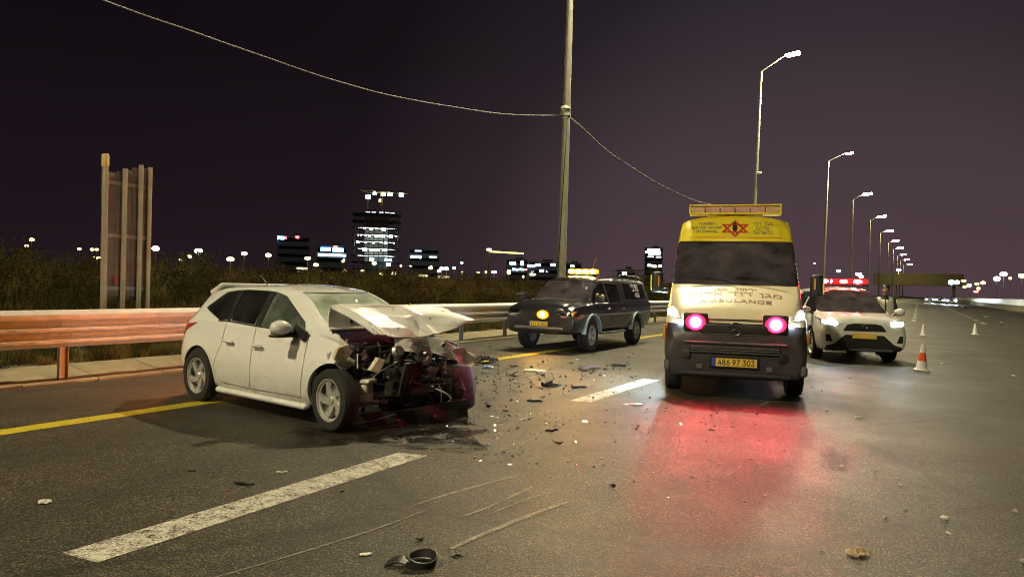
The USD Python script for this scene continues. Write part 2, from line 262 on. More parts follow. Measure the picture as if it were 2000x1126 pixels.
def hgt(x, y):
    """height of the land left of the kerb"""
    d = np.maximum(0, -11.0 - x)
    w = .22 * np.sin(x * .35 + y * .13) + .16 * np.sin(x * .9 - y * .31) + .1 * np.sin(y * .77 + x * 1.7)
    base = .15 + np.interp(d, [0, 2.0, 6.0, 12.0, 30.0, 80.0, 200.0], [0, .10, .55, .9, .9, .2, -.3])
    return base + w * np.clip(d / 6, 0, 1) * .7
xs = np.r_[-1400, -700, -350, np.linspace(-200, -60, 15), np.linspace(-58, -11.0, 60)]
ys = np.r_[-140, -60, -30, np.linspace(-12, 70, 110), np.linspace(75, 300, 30), 450, 700, 1000, 1500, 1900]
X, Y = np.meshgrid(xs, ys, indexing='ij'); P = np.dstack([X, Y, hgt(X, Y)])
struct('roadside_verge', grid(P).copy() if grid(P).face_normals[0, 2] > 0 else (lambda g: (g.invert(), g)[1])(grid(P)), Mt['soil'], smooth=True)
def sheet(x0, x1, y0, y1, z, nx=1, ny=1):
    a, b = np.meshgrid(np.linspace(x0, x1, nx + 1), np.linspace(y0, y1, ny + 1), indexing='ij'); g = grid(np.dstack([a, b, np.full_like(a, z)]))
    if g.face_normals[0, 2] < 0: g.invert()
    return g
struct('far_ground', sheet(27.5, 1400, -140, 1900, -.02), Mt['soil'])
struct('road', sheet(-10.2, 27.5, -60, 1900, 0.0, 4, 40), asphalt)
struct('shoulder_line', sheet(-7.60, -7.34, -60, 600, .004), yellow_line)
def poly_sheet(pts, z):
    v = np.asarray(pts, float)
    n = len(v); m = trimesh.Trimesh(np.c_[v, np.full(n, z)], [[0, i, i + 1] for i in range(1, n - 1)], process=False)
    if m.face_normals[0, 2] < 0: m.invert()
    return m
k = 0
for y0 in np.arange(2.17 - 13, 260, 6.5):
    j = rng.uniform(-.02, .02)
    struct('lane_dash', poly_sheet([(-3.98 + j, y0), (-3.70 + j, y0 + .03), (-3.70 + j, y0 + 2.93), (-3.98 + j, y0 + 2.87)], .004), white_line)
for y0 in np.arange(50.4, 200, 6.5):
    struct('lane_dash', poly_sheet([(-.35, y0), (-.13, y0), (-.13, y0 + 2.9), (-.35, y0 + 2.9)], .004), white_line)
    struct('lane_dash', poly_sheet([(3.3, y0), (3.52, y0), (3.52, y0 + 2.9), (3.3, y0 + 2.9)], .004), white_line)
struct('edge_line', sheet(9.9, 10.1, 30, 600, .004), white_line)
def streak(pts, w, z=.005):
    pts = spline(pts, 24); d = np.gradient(pts, axis=0); nrm = np.c_[-d[:, 1], d[:, 0]]; nrm /= np.linalg.norm(nrm, axis=1, keepdims=True)
    ww = (.75 * w * (.5 + .5 * np.sin(np.linspace(.15, 2.9, 24))))[:, None]
    a, b = pts[:, :2] + nrm * ww, pts[:, :2] - nrm * ww; g = grid(np.stack([np.c_[a, np.full(24, z)], np.c_[b, np.full(24, z)]], 1))
    if g.face_normals[0, 2] < 0: g.invert()
    return g
for pts, w in (([gnd(420, 1128), gnd(640, 1063), gnd(740, 1031), gnd(832, 996)], .012), ([gnd(880, 1072), gnd(1000, 1020), gnd(1110, 980)], .03),
               ([gnd(900, 1010), gnd(960, 988), gnd(1040, 950)], .018), ([gnd(800, 990), gnd(900, 958), gnd(1010, 930)], .02), ([gnd(960, 1003), gnd(1030, 975), gnd(1080, 960)], .012),
               ([gnd(1480, 795), gnd(1500, 786), gnd(1540, 783)], .03), ([gnd(960, 735), gnd(1040, 728), gnd(1130, 722)], .03)):
    struct('scrape_mark', streak([np.asarray(p) for p in pts], w), scratch)

wet_shade_m = usdkit.material(stage, '/World/Looks/fluid_stain', {'g': ('geometry', {}), 'n': ('noise_texture', {'scale': 3.2, 'detail': 7.0, 'roughness': .65}), 'r': ('rgb_ramp', {'ramp': [(.42, (0, 0, 0)), (.58, (.6, .6, .6))]}), 'p': ('principled_bsdf', {'base_color': (.012, .011, .010), 'roughness': .22}), 't': ('transparent_bsdf', {}), 'm': ('mix_closure', {})},
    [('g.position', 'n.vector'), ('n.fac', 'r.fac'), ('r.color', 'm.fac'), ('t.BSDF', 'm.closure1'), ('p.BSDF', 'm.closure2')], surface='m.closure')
for cx_, cy_, rx_, ry_ in ((-4.75, 6.0, .75, 1.1), (-4.0, 5.6, .5, .45)):  # glossy dark sheets: wetness and painted shade under the wreck's front
    a_ = np.linspace(0, 2 * math.pi, 26)[:-1]; w_ = 1 + .22 * np.sin(3 * a_ + cx_) + .12 * np.sin(7 * a_); struct('fluid_stain', poly_sheet([(cx_ + rx_ * q * math.cos(t), cy_ + ry_ * q * math.sin(t)) for t, q in zip(a_, w_)], .0065 + .001 * (cx_ + 5)), wet_shade_m)

# ------------------------------------------------------------------ sloping edge strip of concrete slabs along the shoulder
kerb = UsdGeom.Xform.Define(stage, '/World/kerb'); tag(kerb, kind='structure')
def kerb_slab(y0, L, o=0.0):
    m = extrude(Polygon([(-10.14, -.06), (-10.14, .03 + o), (-10.16, .05 + o), (-10.86, .17 + o), (-11.0, .18 + o), (-11.02, .16), (-11.02, -.06)]), L)
    m.apply_transform(np.array([[1, 0, 0, 0], [0, 0, 1, y0], [0, 1, 0, 0], [0, 0, 0, 1.0]])); m.fix_normals(); return m
y = -4.0
while y < 62:
    L = 1.0 if y < 40 else 4.0
    obj('kerb_slab', kerb_slab(y, L - .014, rng.uniform(-.006, .006)), Mt['concrete'], kerb.GetPrim(), smooth=20); y += L
struct('kerb_far', kerb_slab(62.1, 536), Mt['concrete'])

# ------------------------------------------------------------------ guardrail: a three-wave beam on posts
def beam(y0, y1, x, ztop, face=1, mat=None, n=2):
    """three-wave beam section, wave towards +x (face 1)"""
    zz = np.array([0, .018, .060, .095, .130, .165, .185, .215, .250, .285, .320, .340, .372, .410, .447, .490, .507]); dd = np.array([.004, .022, .080, .083, .080, .030, .010, .030, .083, .083, .030, .010, .030, .083, .083, .022, .004])
    ys_ = np.linspace(y0, y1, n); Pp = np.array([[(x + face * d, yy, ztop - z) for z, d in zip(zz, dd)] for yy in ys_])
    t = thick(Pp, .005); return t
rail_lab = 'galvanized three-wave steel crash barrier along the shoulder behind the wrecked car'
gr = thing('guardrail', rail_lab, 'guardrail')
edges = [-3.2, 1.1, 5.44, 9.75, 14.05, 18.35, 22.65, 26.95, 31.25, 35.6, 44, 53, 62]
for i in range(len(edges) - 1):
    lap = .0 if i % 2 else .006
    b = obj('beam', beam(edges[i] - .12, edges[i + 1] + .12, -10.255 + lap, 1.01), Mt['steel'] if i < 3 else Mt['steel_lit'], gr, smooth=25)  # beams from behind the wreck onward take the steel with painted light
    if edges[i] < 24:
        for yy in (edges[i] + .02, edges[i] + .16, edges[i] + 2.2):
            for dz in (.185, .34): obj('bolt', tm(Manifold.sphere(.016, 8)).apply_translation((-10.238 + lap, yy + .05, 1.01 - dz)), Mt['steel'], gr)
for yy in (-1.0, 1.2, 3.35, 5.56, 7.8, 10.05, 12.3, 14.3, 15.47 + .95, 17.71, 19.95, 22.2, 24.4, 26.6, 28.9, 31.1, 33.4, 35.6, 40, 44, 48, 52, 56, 60):
    if yy == 14.3: yy = 13.3
    x0 = -10.29; yp = 15.47 if abs(yy - 16.42) < .01 else yy
    web = bx((x0, yp, .44), (.008, .12, .98)); f1 = bx((x0 + .03, yp - .058, .44), (.055, .006, .98)); f2 = bx((x0 + .03, yp + .058, .44), (.055, .006, .98)); base = bx((x0 + .02, yp, .008), (.2, .2, .012))
    obj('post', [web, f1, f2, base], Mt['steel'], gr, smooth=False)
far_rail = thing('guardrail', 'distant stretch of steel crash barrier continuing under the far lamp row', 'guardrail')
for y0 in np.arange(62.2, 420, 40): obj('beam', beam(y0, y0 + 39.9, -10.255, 1.01), Mt['steel_lit'], far_rail)
for y0 in np.arange(64, 200, 4.0): obj('post', bx((-10.30, y0, .44), (.06, .12, .96)), Mt['steel'], far_rail, smooth=False)

# barrier on the far side of the carriageway
br = thing('median_barrier', 'pale concrete and steel median barrier along the far right of the road', 'barrier')
conc = np.array([(-.30, 0), (-.30, .08), (-.12, .33), (-.09, .62), (.09, .62), (.12, .33), (.30, .08), (.30, 0)])
for y0 in np.arange(30, 520, 6.0):
    if y0 > 330 and (y0 - 30) % 24: continue
    L = 5.9 if y0 <= 330 else 23.9
    m = extrude(Polygon(conc), L); m.apply_transform(np.array([[1, 0, 0, 11.1], [0, 0, 1, y0], [0, 1, 0, 0], [0, 0, 0, 1.0]])); m.fix_normals()
    obj('concrete_block', m, Mt['concrete'], br)
    obj('screen_panel', rbx((11.1, y0 + L / 2, 1.10), (.06, L - .05, .80), .02), Mt['cone_white'], br)
    for q in np.arange(0.3, L, 1.9): obj('screen_post', bx((11.1, y0 + q, .66), (.09, .09, .1)), Mt['steel'], br) if y0 < 200 else None
# ------------------------------------------------------------------ street lamps
lamp_em = glow('street_lamp_light', (1.0, .86, .52), 4700.0)
lamp_far = glow('far_lamp_light', (1.0, .84, .38), 220.0)
PX = -11.55
def street_lamp(y, ztop, headx, headz, label, group, near=True, lean=(0, 0), r0=.14):
    t = thing('street_lamp', label, 'street lamp', (PX, y, 0), 0, group); n = 16 if near else 8
    top = np.array([lean[0], lean[1], ztop])
    obj('pole', cyl((0, 0, 0), top, r0, r0 * .55, n), Mt['pole'], t)
    hx = headx - PX
    arm = spline([top, top + (hx * .06, 0, .10), (hx - .35, 0, headz + .10)], 12)
    obj('arm', tube(arm, .055 if near else .07, 8), Mt['pole'], t)
    hd = rbx((hx, 0, headz + .13), (1.15, .44, .14), .05, (0, -6, 0)); obj('lamp_head', hd, Mt['grey_plastic'], t)
    s = 1.0 if near else min(3.2, 1 + y / 180)
    obj('lamp_lens', rbx((hx + .05, 0, headz), (.98 * s, .48 * s, (.22 if near else .24) * s), .10 * s, (0, -6, 0)), lamp_em if y < 120 else lamp_far, t)
    if near: obj('base_plate', bx((0, 0, .19), (.5, .5, .04)), Mt['steel'], t)
    return t
G0 = 'street lamps along the shoulder'
p1 = street_lamp(24.0, 19.5, -9.0, 19.8, 'tall pale lamp pole behind the black pickup with a cable strapped to it', G0, lean=(.1, 0), r0=.17)
clamp = obj('cable_clamp', [revolve([(0.125, 7.80), (.20, 7.84), (.175, 8.0), (.205, 8.1), (.16, 8.2), (.115, 8.2)], 16)], Mt['pole'], p1)
obj('strap', tube([( .165 * math.cos(a) * (1 - z / 90), .165 * math.sin(a) * (1 - z / 90), z) for a, z in zip(np.linspace(-2.2, -.6, 40), np.linspace(.8, 7.9, 40))], .018, 6), Mt['black_plastic'], p1)
street_lamp(-13.0, 19.3, -9.0, 19.7, 'lamp pole beside the road behind the photographer', G0)
street_lamp(-52.0, 19.3, -9.0, 19.7, 'second lamp pole behind the photographer', G0)
names = ['nearest lit lamp of the receding row, with a camera box on its pole', 'second lit lamp along the receding row', 'third lit lamp along the receding row', 'fourth lit lamp along the receding row',
         'fifth lit lamp along the receding row', 'sixth lit lamp along the receding row', 'seventh lit lamp along the receding row', 'eighth lit lamp along the receding row', 'ninth lit lamp along the receding row', 'tenth and last separate lamp of the receding row']
rows = [(1470, 400, 1487, 140, 1548, 107), (1609, 500, 1618, 315, 1658, 300), (1664, 500, 1666, 390, 1694, 379), (1697, 500, 1700, 430, 1722, 423), (1718, 500, 1719, 455, 1737, 451), (1735, 510, 1735, 474, 1750, 470),
        (1744, 512, 1745, 487, 1758, 484), (1752, 515, 1753, 500, 1765, 497), (1758, 520, 1759, 509, 1771, 507), (1764, 525, 1765, 517, 1777, 516)]
for (bx_, by_, tx_, ty_, hx_, hy_), nm in zip(rows, names):
    y = at(bx_, by_, 0, PX)[1]; top = at(tx_, ty_, 1, y); hd = at(hx_, hy_, 1, y)
    l = street_lamp(y, top[2], hd[0], hd[2], nm, G0, near=y < 130, lean=(top[0] - PX, 0), r0=.15 + y * .0004)
    if y < 70:
        b = at(1483, 338, 1, y); obj('camera_box', [rbx((b[0] - PX, 0, b[2]), (.34, .22, .2), .05), cyl((0, 0, b[2] - .05), (b[0] - PX, 0, b[2] - .05), .03, n=6)], Mt['cone_white'], l)
pend = thing('street_lamp', 'short separate lamp glowing low before the far bridge', 'street lamp', (*at(1755, 527, 1, 300)[:2], 0), 0)
pz = at(1755, 527, 1, 300)[2]; obj('pole', cyl((0, 0, 0), (0, 0, pz), .12, .08, 6), Mt['pole'], pend); obj('lamp_lens', rbx((0, 0, pz), (1.6, .9, .5), .2), lamp_far, pend)

# cables strapped to the bare pole
cable_m = pbr('cable_jacket', (.22, .21, .20), .7, var=.1)
def cable(name, pts, r, label):
    o = obj(name, tube(spline(pts, 70), r, 8), cable_m, None); return tag(o, label, 'cable')
cl = at(1107, 225, 1, 24.0)
cable('cable', [cl, at(1000, 224, 1, 23.2), at(880, 208, 1, 21.6), at(760, 186, 1, 19.6), at(640, 153, 1, 17.5), at(520, 112, 1, 15.6), at(400, 70, 1, 13.6), at(300, 36, 1, 12), at(190, -4, 1, 10.4), at(60, -60, 1, 8.5)], .024,
      'thick sagging cable from the bare pole across the upper left sky')
cable('cable', [cl, at(1150, 262, 1, 30), at(1215, 315, 1, 37), at(1290, 361, 1, 45), at(1365, 394, 1, 53), at(1440, 408, 1, 58.5)], .036, 'thin cable running from the bare pole down towards the ambulance roof')

# ------------------------------------------------------------------ back of the tall road sign on the left
sg = thing('road_sign', 'back of a tall narrow road sign panel on posts behind the guardrail', 'road sign', (-14, 8.7, 0))
P_ = lambda px, py: at(px, py, 0, -14.0) - np.array([-14, 8.7, 0])
zb = .35
yA, yB = P_(205, 470)[1], P_(288, 470)[1]; W_ = yB - yA
sg_m = pbr('sign_back_aluminium', (.15, .12, .085), .5, metal=.3, var=.25, scale=3)
sg_p = pbr('sign_post_steel', (.30, .26, .19), .5, metal=.3, var=.2, scale=3)
obj('post', cyl((0.0, yA, zb), (0, yA - .03, 3.76), .058, n=12), sg_p, sg); obj('post_cap', revolve([(0, 3.90), (.05, 3.895), (.07, 3.86), (.07, 3.66), (.06, 3.64)], 16).apply_translation((0, yA - .03, 0)), pbr('post_cap_yellow', (.50, .38, .14), .6), sg)
for k, (f, w, zt) in enumerate(((.14, .17, 3.56), (.34, .17, 3.60), (.52, .16, 3.66), (.70, .14, 3.72), (.86, .12, 3.74))):
    obj('panel', bx((-.05 + .006 * (k % 2), yA + W_ * (f + .02), (zt + 1.0) / 2), (.02, W_ * .20, zt - 1.0)), sg_m, sg)
for f, zt in ((.42, 3.66), (.80, 3.79), (1.02, 3.77)):
    obj('post', cyl((.02, yA + W_ * f, zb), (.02, yA + W_ * f - .01, zt), .046, n=10), sg_p, sg)
for z in (1.25, 2.3, 3.35): obj('rail', bx((-.028, yA + W_ * .5, z), (.02, W_ * 1.0, .07)), sg_p, sg)
pz = P_(226, 548); obj('reflector', bx((.0, pz[1], pz[2]), (.012, .075, .17)), Mt['red_plastic'], sg)
# ------------------------------------------------------------------ the town beyond the fields
def dep(px, py, Z):
    d = FWD * 1400 + RGT * (px - 1000) - UPV * (py - 563); return EYE + d * (Z / 1400)
em_white = glow('work_light', (.80, 1.0, .92), 12.0); em_cool = glow('cool_window_light', (.55, .85, 1.0), 9.0); em_blue = glow('blue_sign_light', (.12, .42, 1.0), 16.0)
em_strip = glow('ceiling_strip_light', (.85, 1.0, .92), 7.0); em_dim = glow('dim_window_light', (.65, .75, .85), 1.6); em_red = glow('red_sign_light', (1.0, .05, .05), 14.0); em_warm = glow('warm_window_light', (1.0, .85, .45), 12.0)
b_conc = pbr('raw_concrete', (.30, .30, .29), .9, var=.15, scale=.4); b_dark = pbr('dark_cladding', (.30, .30, .34), .5, var=.2, scale=.3); b_grey = pbr('grey_cladding', (.40, .44, .50), .6, var=.2, scale=.3)
crane_m = pbr('crane_yellow', (.55, .42, .08), .5, var=.1)

D = 350.0; K = D / 1400
base = dep(733, 552, D); base[2] = 0
face = math.degrees(math.atan2(base[1], base[0])) - 90        # yaw so that local -y looks back at the road
tw = thing('tower_under_construction', 'tall unfinished tower with lit middle storeys and bare concrete slabs', 'tower', base, face)
def plan(w, d, r): return sbox(-w / 2 + r, -d / 2 + r, w / 2 - r, d / 2 - r).buffer(r, 6)
FH = 3.3; nf = 10; ztop = (552 - 414) * K
z0s = [ztop - FH * (nf - k) for k in range(nf + 1)]
for k, z in enumerate(z0s): obj('floor_slab', T(extrude(plan(23.2, 20, 5), .38), (0, 0, z - .38)), b_conc, tw, smooth=False)
lower = extrude(plan(14, 14, 3), z0s[0] - .4); obj('base_storeys', lower, b_dark, tw, smooth=False)
for k in range(nf):
    for j, a in enumerate(np.linspace(-10.2, 10.2, 10)):
        yy = -9.4 + max(0, abs(a) - 7.5) ** 1.6 * .5
        obj('column', bx((a, yy, z0s[k] + FH / 2 - .19), (.38, .38, FH - .39)), b_conc, tw, smooth=False)
    if 3 <= k <= 7: obj('ceiling_strip', bx((0, -6.5, z0s[k] + FH - .5), (17, .25, .12)), em_strip, tw, smooth=False)
    obj('core', bx((0, 2.5, z0s[k] + FH / 2 - .19), (11, 7, FH - .4)), b_conc, tw, smooth=False)
for px, py, w in ((711, 453, 5), (722, 451, 8), (733, 458, 9), (746, 453, 9), (760, 454, 9), (712, 463, 6), (720, 457, 6), (713, 470, 6), (738, 465, 8), (745, 464, 9), (750, 469, 8), (750, 476, 7), (713, 476, 6), (711, 481, 10), (725, 481, 12), (749, 482, 11), (699, 480, 8), (736, 482, 9), (700, 456, 4), (704, 463, 4), (762, 466, 5), (770, 456, 4), (766, 474, 4), (755, 464, 5), (728, 470, 5), (697, 468, 4)):
    lx = (px - 733) * K; lz = (552 - py + (733 - px) * .026) * K; kf = max(0, min(nf - 1, int((lz - z0s[0]) / FH))); s = w * K
    obj('work_light', rbx((lx, -9.0 if abs(lx) > 5 else -8.2, z0s[kf] + FH - .95), (s * .8, .3, min(s * .5, 1.1)), .12), em_white, tw)
for px, w in ((725, 9), (756, 12), (757, 8)): obj('lower_window', bx(((px - 733) * K, -7.05, (552 - 502) * K - (.0 if w != 8 else 2.2)), (w * K, .1, 1.4)), em_cool, tw)
for px in (716, 727, 741, 752, 762): obj('parapet_light', bx(((px - 733) * K, -9.6, ztop + .3), (2.0, .3, .5)), em_dim, tw)
cr = thing('tower_crane', 'crane with a row of bright white floodlights above the unfinished tower', 'crane', base + [0, 0, 0], face)
zc = (552 - 371) * K
for sx in (-.5, .5):
    for sy in (-.5, .5): obj('mast', cyl((2.0 + sx, sy, ztop), (2.0 + sx, sy, zc), .1, n=6), crane_m, cr)
for q in range(8): obj('lattice_brace', cyl((1.5 if q % 2 else 2.5, -.5, ztop + q * (zc - ztop) / 8), (2.5 if q % 2 else 1.5, -.5, ztop + (q + 1) * (zc - ztop) / 8), .06, n=5), crane_m, cr)
for zz in (0, .9): obj('jib', cyl((-9, 0, zc + zz), (15, 0, zc + zz * .3), .09, n=6), crane_m, cr)
for px, py, s in ((728, 372, 9), (744, 370, 10), (757, 370, 10), (779, 370, 11)): obj('floodlight', rbx(((px - 733) * K, -.5, zc - .6), (s * K * .85, .6, s * K * .65), .25), glow(f'flood_{px}', (.62, .86, 1.0), 16.0), cr)
obj('floodlight', rbx(((715 - 733) * K, -.5, (552 - 380) * K), (2.2, .6, 1.9), .3), em_white, cr); obj('light_mast', cyl(((715 - 733) * K, 0, ztop), ((715 - 733) * K, 0, (552 - 380) * K), .14, n=6), Mt['pole'], cr)
obj('floodlight', rbx(((738 - 733) * K, -.5, (552 - 386) * K), (1.0, .5, 1.6), .2), em_warm, cr)

def building(nm, label, px0, px1, ytop, ybase, Dp, mat, lights, depth=16):
    k = Dp / 1400; c = dep((px0 + px1) / 2, ybase, Dp); pxm = (px0 + px1) / 2; c[2] = 0; a = math.degrees(math.atan2(c[1], c[0])) - 90
    t = thing(nm, label, 'building', c, a); w = (px1 - px0) * k; hor = 559.5 + .026 * (pxm - 1000); h = (hor - ytop) * k + 1.5
    obj('wall', bx((0, depth / 2, h / 2), (w, depth, h)), mat, t, smooth=False); obj('roof_plant', bx((w * .12, depth * .5, h + .8), (w * .35, depth * .4, 1.6)), mat, t, smooth=False)
    obj('parapet', bx((0, depth / 2, h + .15), (w + .3, depth + .3, .3)), b_grey, t, smooth=False)
    nfl = max(2, int(h / 3.4))
    for f in range(nfl): obj('window_band', bx((0, -.04, (f + .55) * h / nfl), (w * .92, .08, h / nfl * .42)), Mt['glass_dark'], t, smooth=False)
    for px, py, lw, lh, m in lights:
        hz = 559.5 + .026 * (px - 1000)
        obj('lit_window', bx(((px - pxm) * k, -.14, (hz - py) * k + 1.5), (lw * k, .1, lh * k)), m, t, smooth=False)
    return t
building('office_block', 'dim grey office block with a blue and a red rooftop sign', 542, 603, 462, 520, 320, b_grey, [(548, 466, 13, 6, em_blue), (557, 466, 4, 4, em_red), (579, 464, 6, 5, em_red)])
building('shop_building', 'low building with two bright blue signs over a white strip', 618, 676, 481, 520, 300, b_dark, [(636, 488, 19, 7, em_blue), (659, 489, 21, 7, em_blue), (648, 499, 52, 4, em_cool), (654, 482, 8, 3, em_red)])
building('office_block', 'dark block right of the unfinished tower with faint lit windows', 798, 858, 486, 525, 380, b_dark, [(816, 491, 13, 3, em_dim), (812, 503, 20, 5, em_cool), (845, 503, 15, 4, em_dim)])
building('office_block', 'small block with stacked cool white windows left of the bare pole', 988, 1030, 508, 540, 420, b_dark, [(1001, 515, 12, 5, em_cool), (1019, 515, 5, 8, em_cool), (1006, 527, 12, 4, em_cool), (1019, 527, 9, 4, em_cool), (1027, 527, 4, 3, em_red)])
building('warehouse', 'long low building with pale blue light strips directly left of the bare pole', 1031, 1092, 512, 540, 430, b_dark, [(1037, 520, 15, 4, em_cool), (1050, 518, 11, 4, em_cool), (1080, 518, 10, 4, em_cool), (1058, 530, 8, 4, em_cool), (1040, 537, 10, 3, em_warm)])
building('office_tower', 'distant lit office tower between the pickup and the ambulance', 1258, 1293, 485, 540, 500, b_dark, [(1275, 489, 25, 3, em_cool), (1274, 493, 28, 3, em_cool), (1277, 497, 22, 3, em_cool), (1270, 502, 12, 3, em_dim), (1285, 503, 10, 3, em_dim), (1268, 519, 7, 4, em_cool), (1277, 521, 8, 4, em_warm), (1288, 520, 6, 4, em_cool)])
building('warehouse', 'low dark building with two small white windows over the pickup roof', 1100, 1135, 515, 545, 430, b_dark, [(1117, 521, 8, 4, em_cool)])
building('warehouse', 'low dark shed with bluish windows above the pickup canopy', 1205, 1240, 528, 550, 300, b_dark, [(1219, 534, 9, 6, em_cool)])
c2 = thing('tower_crane', 'distant yellow lit crane boom left of the bare pole', 'crane', (0, 0, 0))
a0, a1 = dep(957, 491, 300), dep(1023, 495, 300); obj('jib', cyl(a0, a1, .42, n=6), glow('lit_jib', (1.0, .8, .28), 1.6), c2)  # boom glows by itself: the lamp light on it is painted in
ml = dep(955, 487, 300); obj('lamp', rbx(ml, (2.2, 1.2, .9), .3), em_warm, c2); obj('mast', cyl((ml[0], ml[1], 0), ml, .4, .3, 8), crane_m, c2)

# far street lamps, each a pole with a lit head
farL = dict(w=glow('far_white_lamp', (.92, 1.0, .80), 9.0), y=glow('far_yellow_lamp', (1.0, .80, .32), 6.0), b=glow('far_blue_lamp', (.45, .75, 1.0), 7.0), d=glow('far_dim_lamp', (1.0, .82, .45), 1.6), r=glow('far_red_lamp', (1.0, .12, .12), 8.0))
def far_lamp(px, py, w, h, c, Dp, label, group):
    p = dep(px, py, Dp); k = Dp / 1400
    t = thing('far_street_lamp', label, 'street lamp', (p[0], p[1], 0), 0, group)
    obj('pole', cyl((0, 0, 0), (0, 0, max(p[2], .5)), .09, .07, 6), Mt['pole'], t); s = rbx((0, 0, p[2]), (w * k, w * k, h * k), h * k * .42); obj('lamp_lens', s, farL[c], t)
far_list = [(62, 468, 8, 6, 'y', 190), (52, 480, 7, 5, 'd', 190), (155, 486, 7, 5, 'd', 190), (180, 487, 7, 6, 'd', 200), (189, 487, 7, 5, 'd', 210), (191, 503, 13, 5, 'y', 170), (304, 485, 12, 9, 'w', 160), (388, 490, 13, 10, 'w', 160), (370, 501, 8, 6, 'y', 200), (353, 507, 6, 4, 'd', 200),
            (450, 506, 12, 8, 'y', 170), (477, 495, 10, 7, 'y', 170), (524, 498, 10, 7, 'y', 180), (601, 504, 10, 6, 'y', 180), (617, 517, 9, 6, 'y', 180), (590, 524, 16, 4, 'd', 170), (670, 510, 6, 5, 'd', 190), (674, 528, 7, 6, 'd', 170), (708, 528, 6, 4, 'd', 180), (731, 514, 8, 6, 'y', 190),
            (745, 535, 8, 4, 'y', 170), (770, 534, 10, 6, 'd', 170), (783, 519, 5, 6, 'd', 190), (841, 523, 7, 5, 'y', 200), (827, 538, 14, 4, 'd', 180), (857, 529, 6, 5, 'w', 210), (863, 524, 7, 5, 'w', 210), (872, 524, 8, 5, 'w', 210), (866, 541, 18, 4, 'd', 180), (887, 523, 6, 4, 'b', 220),
            (903, 532, 5, 5, 'd', 210), (902, 513, 5, 4, 'b', 240), (934, 532, 6, 3, 'd', 210), (965, 531, 9, 4, 'b', 220), (949, 531, 3, 6, 'd', 190), (994, 531, 4, 10, 'y', 190), (1022, 540, 4, 6, 'd', 190)]
def far_group(items, where, group, gap=None):
    for k, q in enumerate(sorted(items, key=lambda q: q[0])): far_lamp(*q, f'{ORD[k]} from left of the {where}', group)
far_group([q for q in far_list if q[0] < 195], 'lamps beyond the scrub left of the road sign', 'distant lamps beyond the scrub, far left')
far_group([q for q in far_list if 195 < q[0] < 690], 'lamps beyond the scrub between sign and unfinished tower', 'distant lamps beyond the scrub, left')
far_group([q for q in far_list if q[0] > 690], 'lamps beyond the scrub between tower and bare pole', 'distant lamps beyond the scrub, centre')
far_group([(1638, 529, 8, 5, 'b', 300), (1677, 535, 11, 6, 'y', 300), (1682, 540, 8, 6, 'b', 300), (1591, 514, 5, 3, 'd', 300)], 'distant lights above the patrol car roof', 'distant lights above the patrol car')
far_group([(1858, 551, 11, 9, 'b', 300), (1869, 551, 9, 8, 'b', 300), (1947, 544, 11, 9, 'w', 230), (1960, 535, 12, 8, 'w', 230), (1973, 543, 6, 6, 'd', 240), (1996, 538, 12, 8, 'y', 230), (1893, 557, 8, 6, 'y', 280), (1884, 560, 7, 5, 'd', 280), (1908, 554, 8, 5, 'd', 290), (1920, 552, 8, 6, 'y', 290), (1911, 563, 7, 7, 'd', 270), (1906, 569, 8, 4, 'r', 270), (1882, 548, 9, 5, 'd', 300)], 'distant lamps beyond the right hand barrier', 'distant lamps beyond the right barrier')

# the far bridge across the carriageway
bd = thing('bridge', 'distant pale concrete bridge crossing the road under the lamp row', 'bridge')
q0, q1 = at(1765, 543, 1, 420), at(1846, 543, 1, 420); zt = q0[2] + 1.5; zl = at(1800, 557, 1, 420)[2]
obj('deck', bx(((q0[0] + q1[0]) / 2 - 3, 424, (zt + zl) / 2), (q1[0] - q0[0] + 22, 9, zt - zl)), Mt['concrete'], bd, smooth=False)
obj('parapet', bx(((q0[0] + q1[0]) / 2 - 3, 419.4, zt + .5), (q1[0] - q0[0] + 22, .3, 1.0)), Mt['concrete'], bd, smooth=False)
for xx in (q0[0] - 7, q1[0] + 4): obj('pier', bx((xx, 424, zl / 2), (1.4, 6, zl)), Mt['concrete'], bd, smooth=False)

# ------------------------------------------------------------------ dry grass, scrub and shrubs on the verge
def leafmat(name, c0, c1):
    return usdkit.material(stage, '/World/Looks/' + name, {'o': ('geometry', {}), 'n': ('noise_texture', {'scale': .9, 'detail': 4.0}), 'r': ('rgb_ramp', {'ramp': [(.3, c0), (.7, c1)]}), 'w': ('white_noise_texture', {'dimensions': '3D'}),
        'd': ('diffuse_bsdf', {}), 't': ('translucent_bsdf', {}), 'm': ('mix_closure', {'fac': .3})}, [('o.position', 'n.vector'), ('n.fac', 'r.fac'), ('r.color', 'd.color'), ('r.color', 't.color'), ('d.BSDF', 'm.closure1'), ('t.BSDF', 'm.closure2')], surface='m.closure')
m_dry = leafmat('dry_grass_blade', (.16, .115, .045), (.10, .095, .03)); m_scrub = leafmat('scrub_leaf', (.058, .032, .014), (.042, .035, .015)); m_green = leafmat('shrub_leaf', (.038, .044, .016), (.055, .052, .020)); m_tree = leafmat('tree_leaf', (.022, .024, .014), (.016, .018, .012))
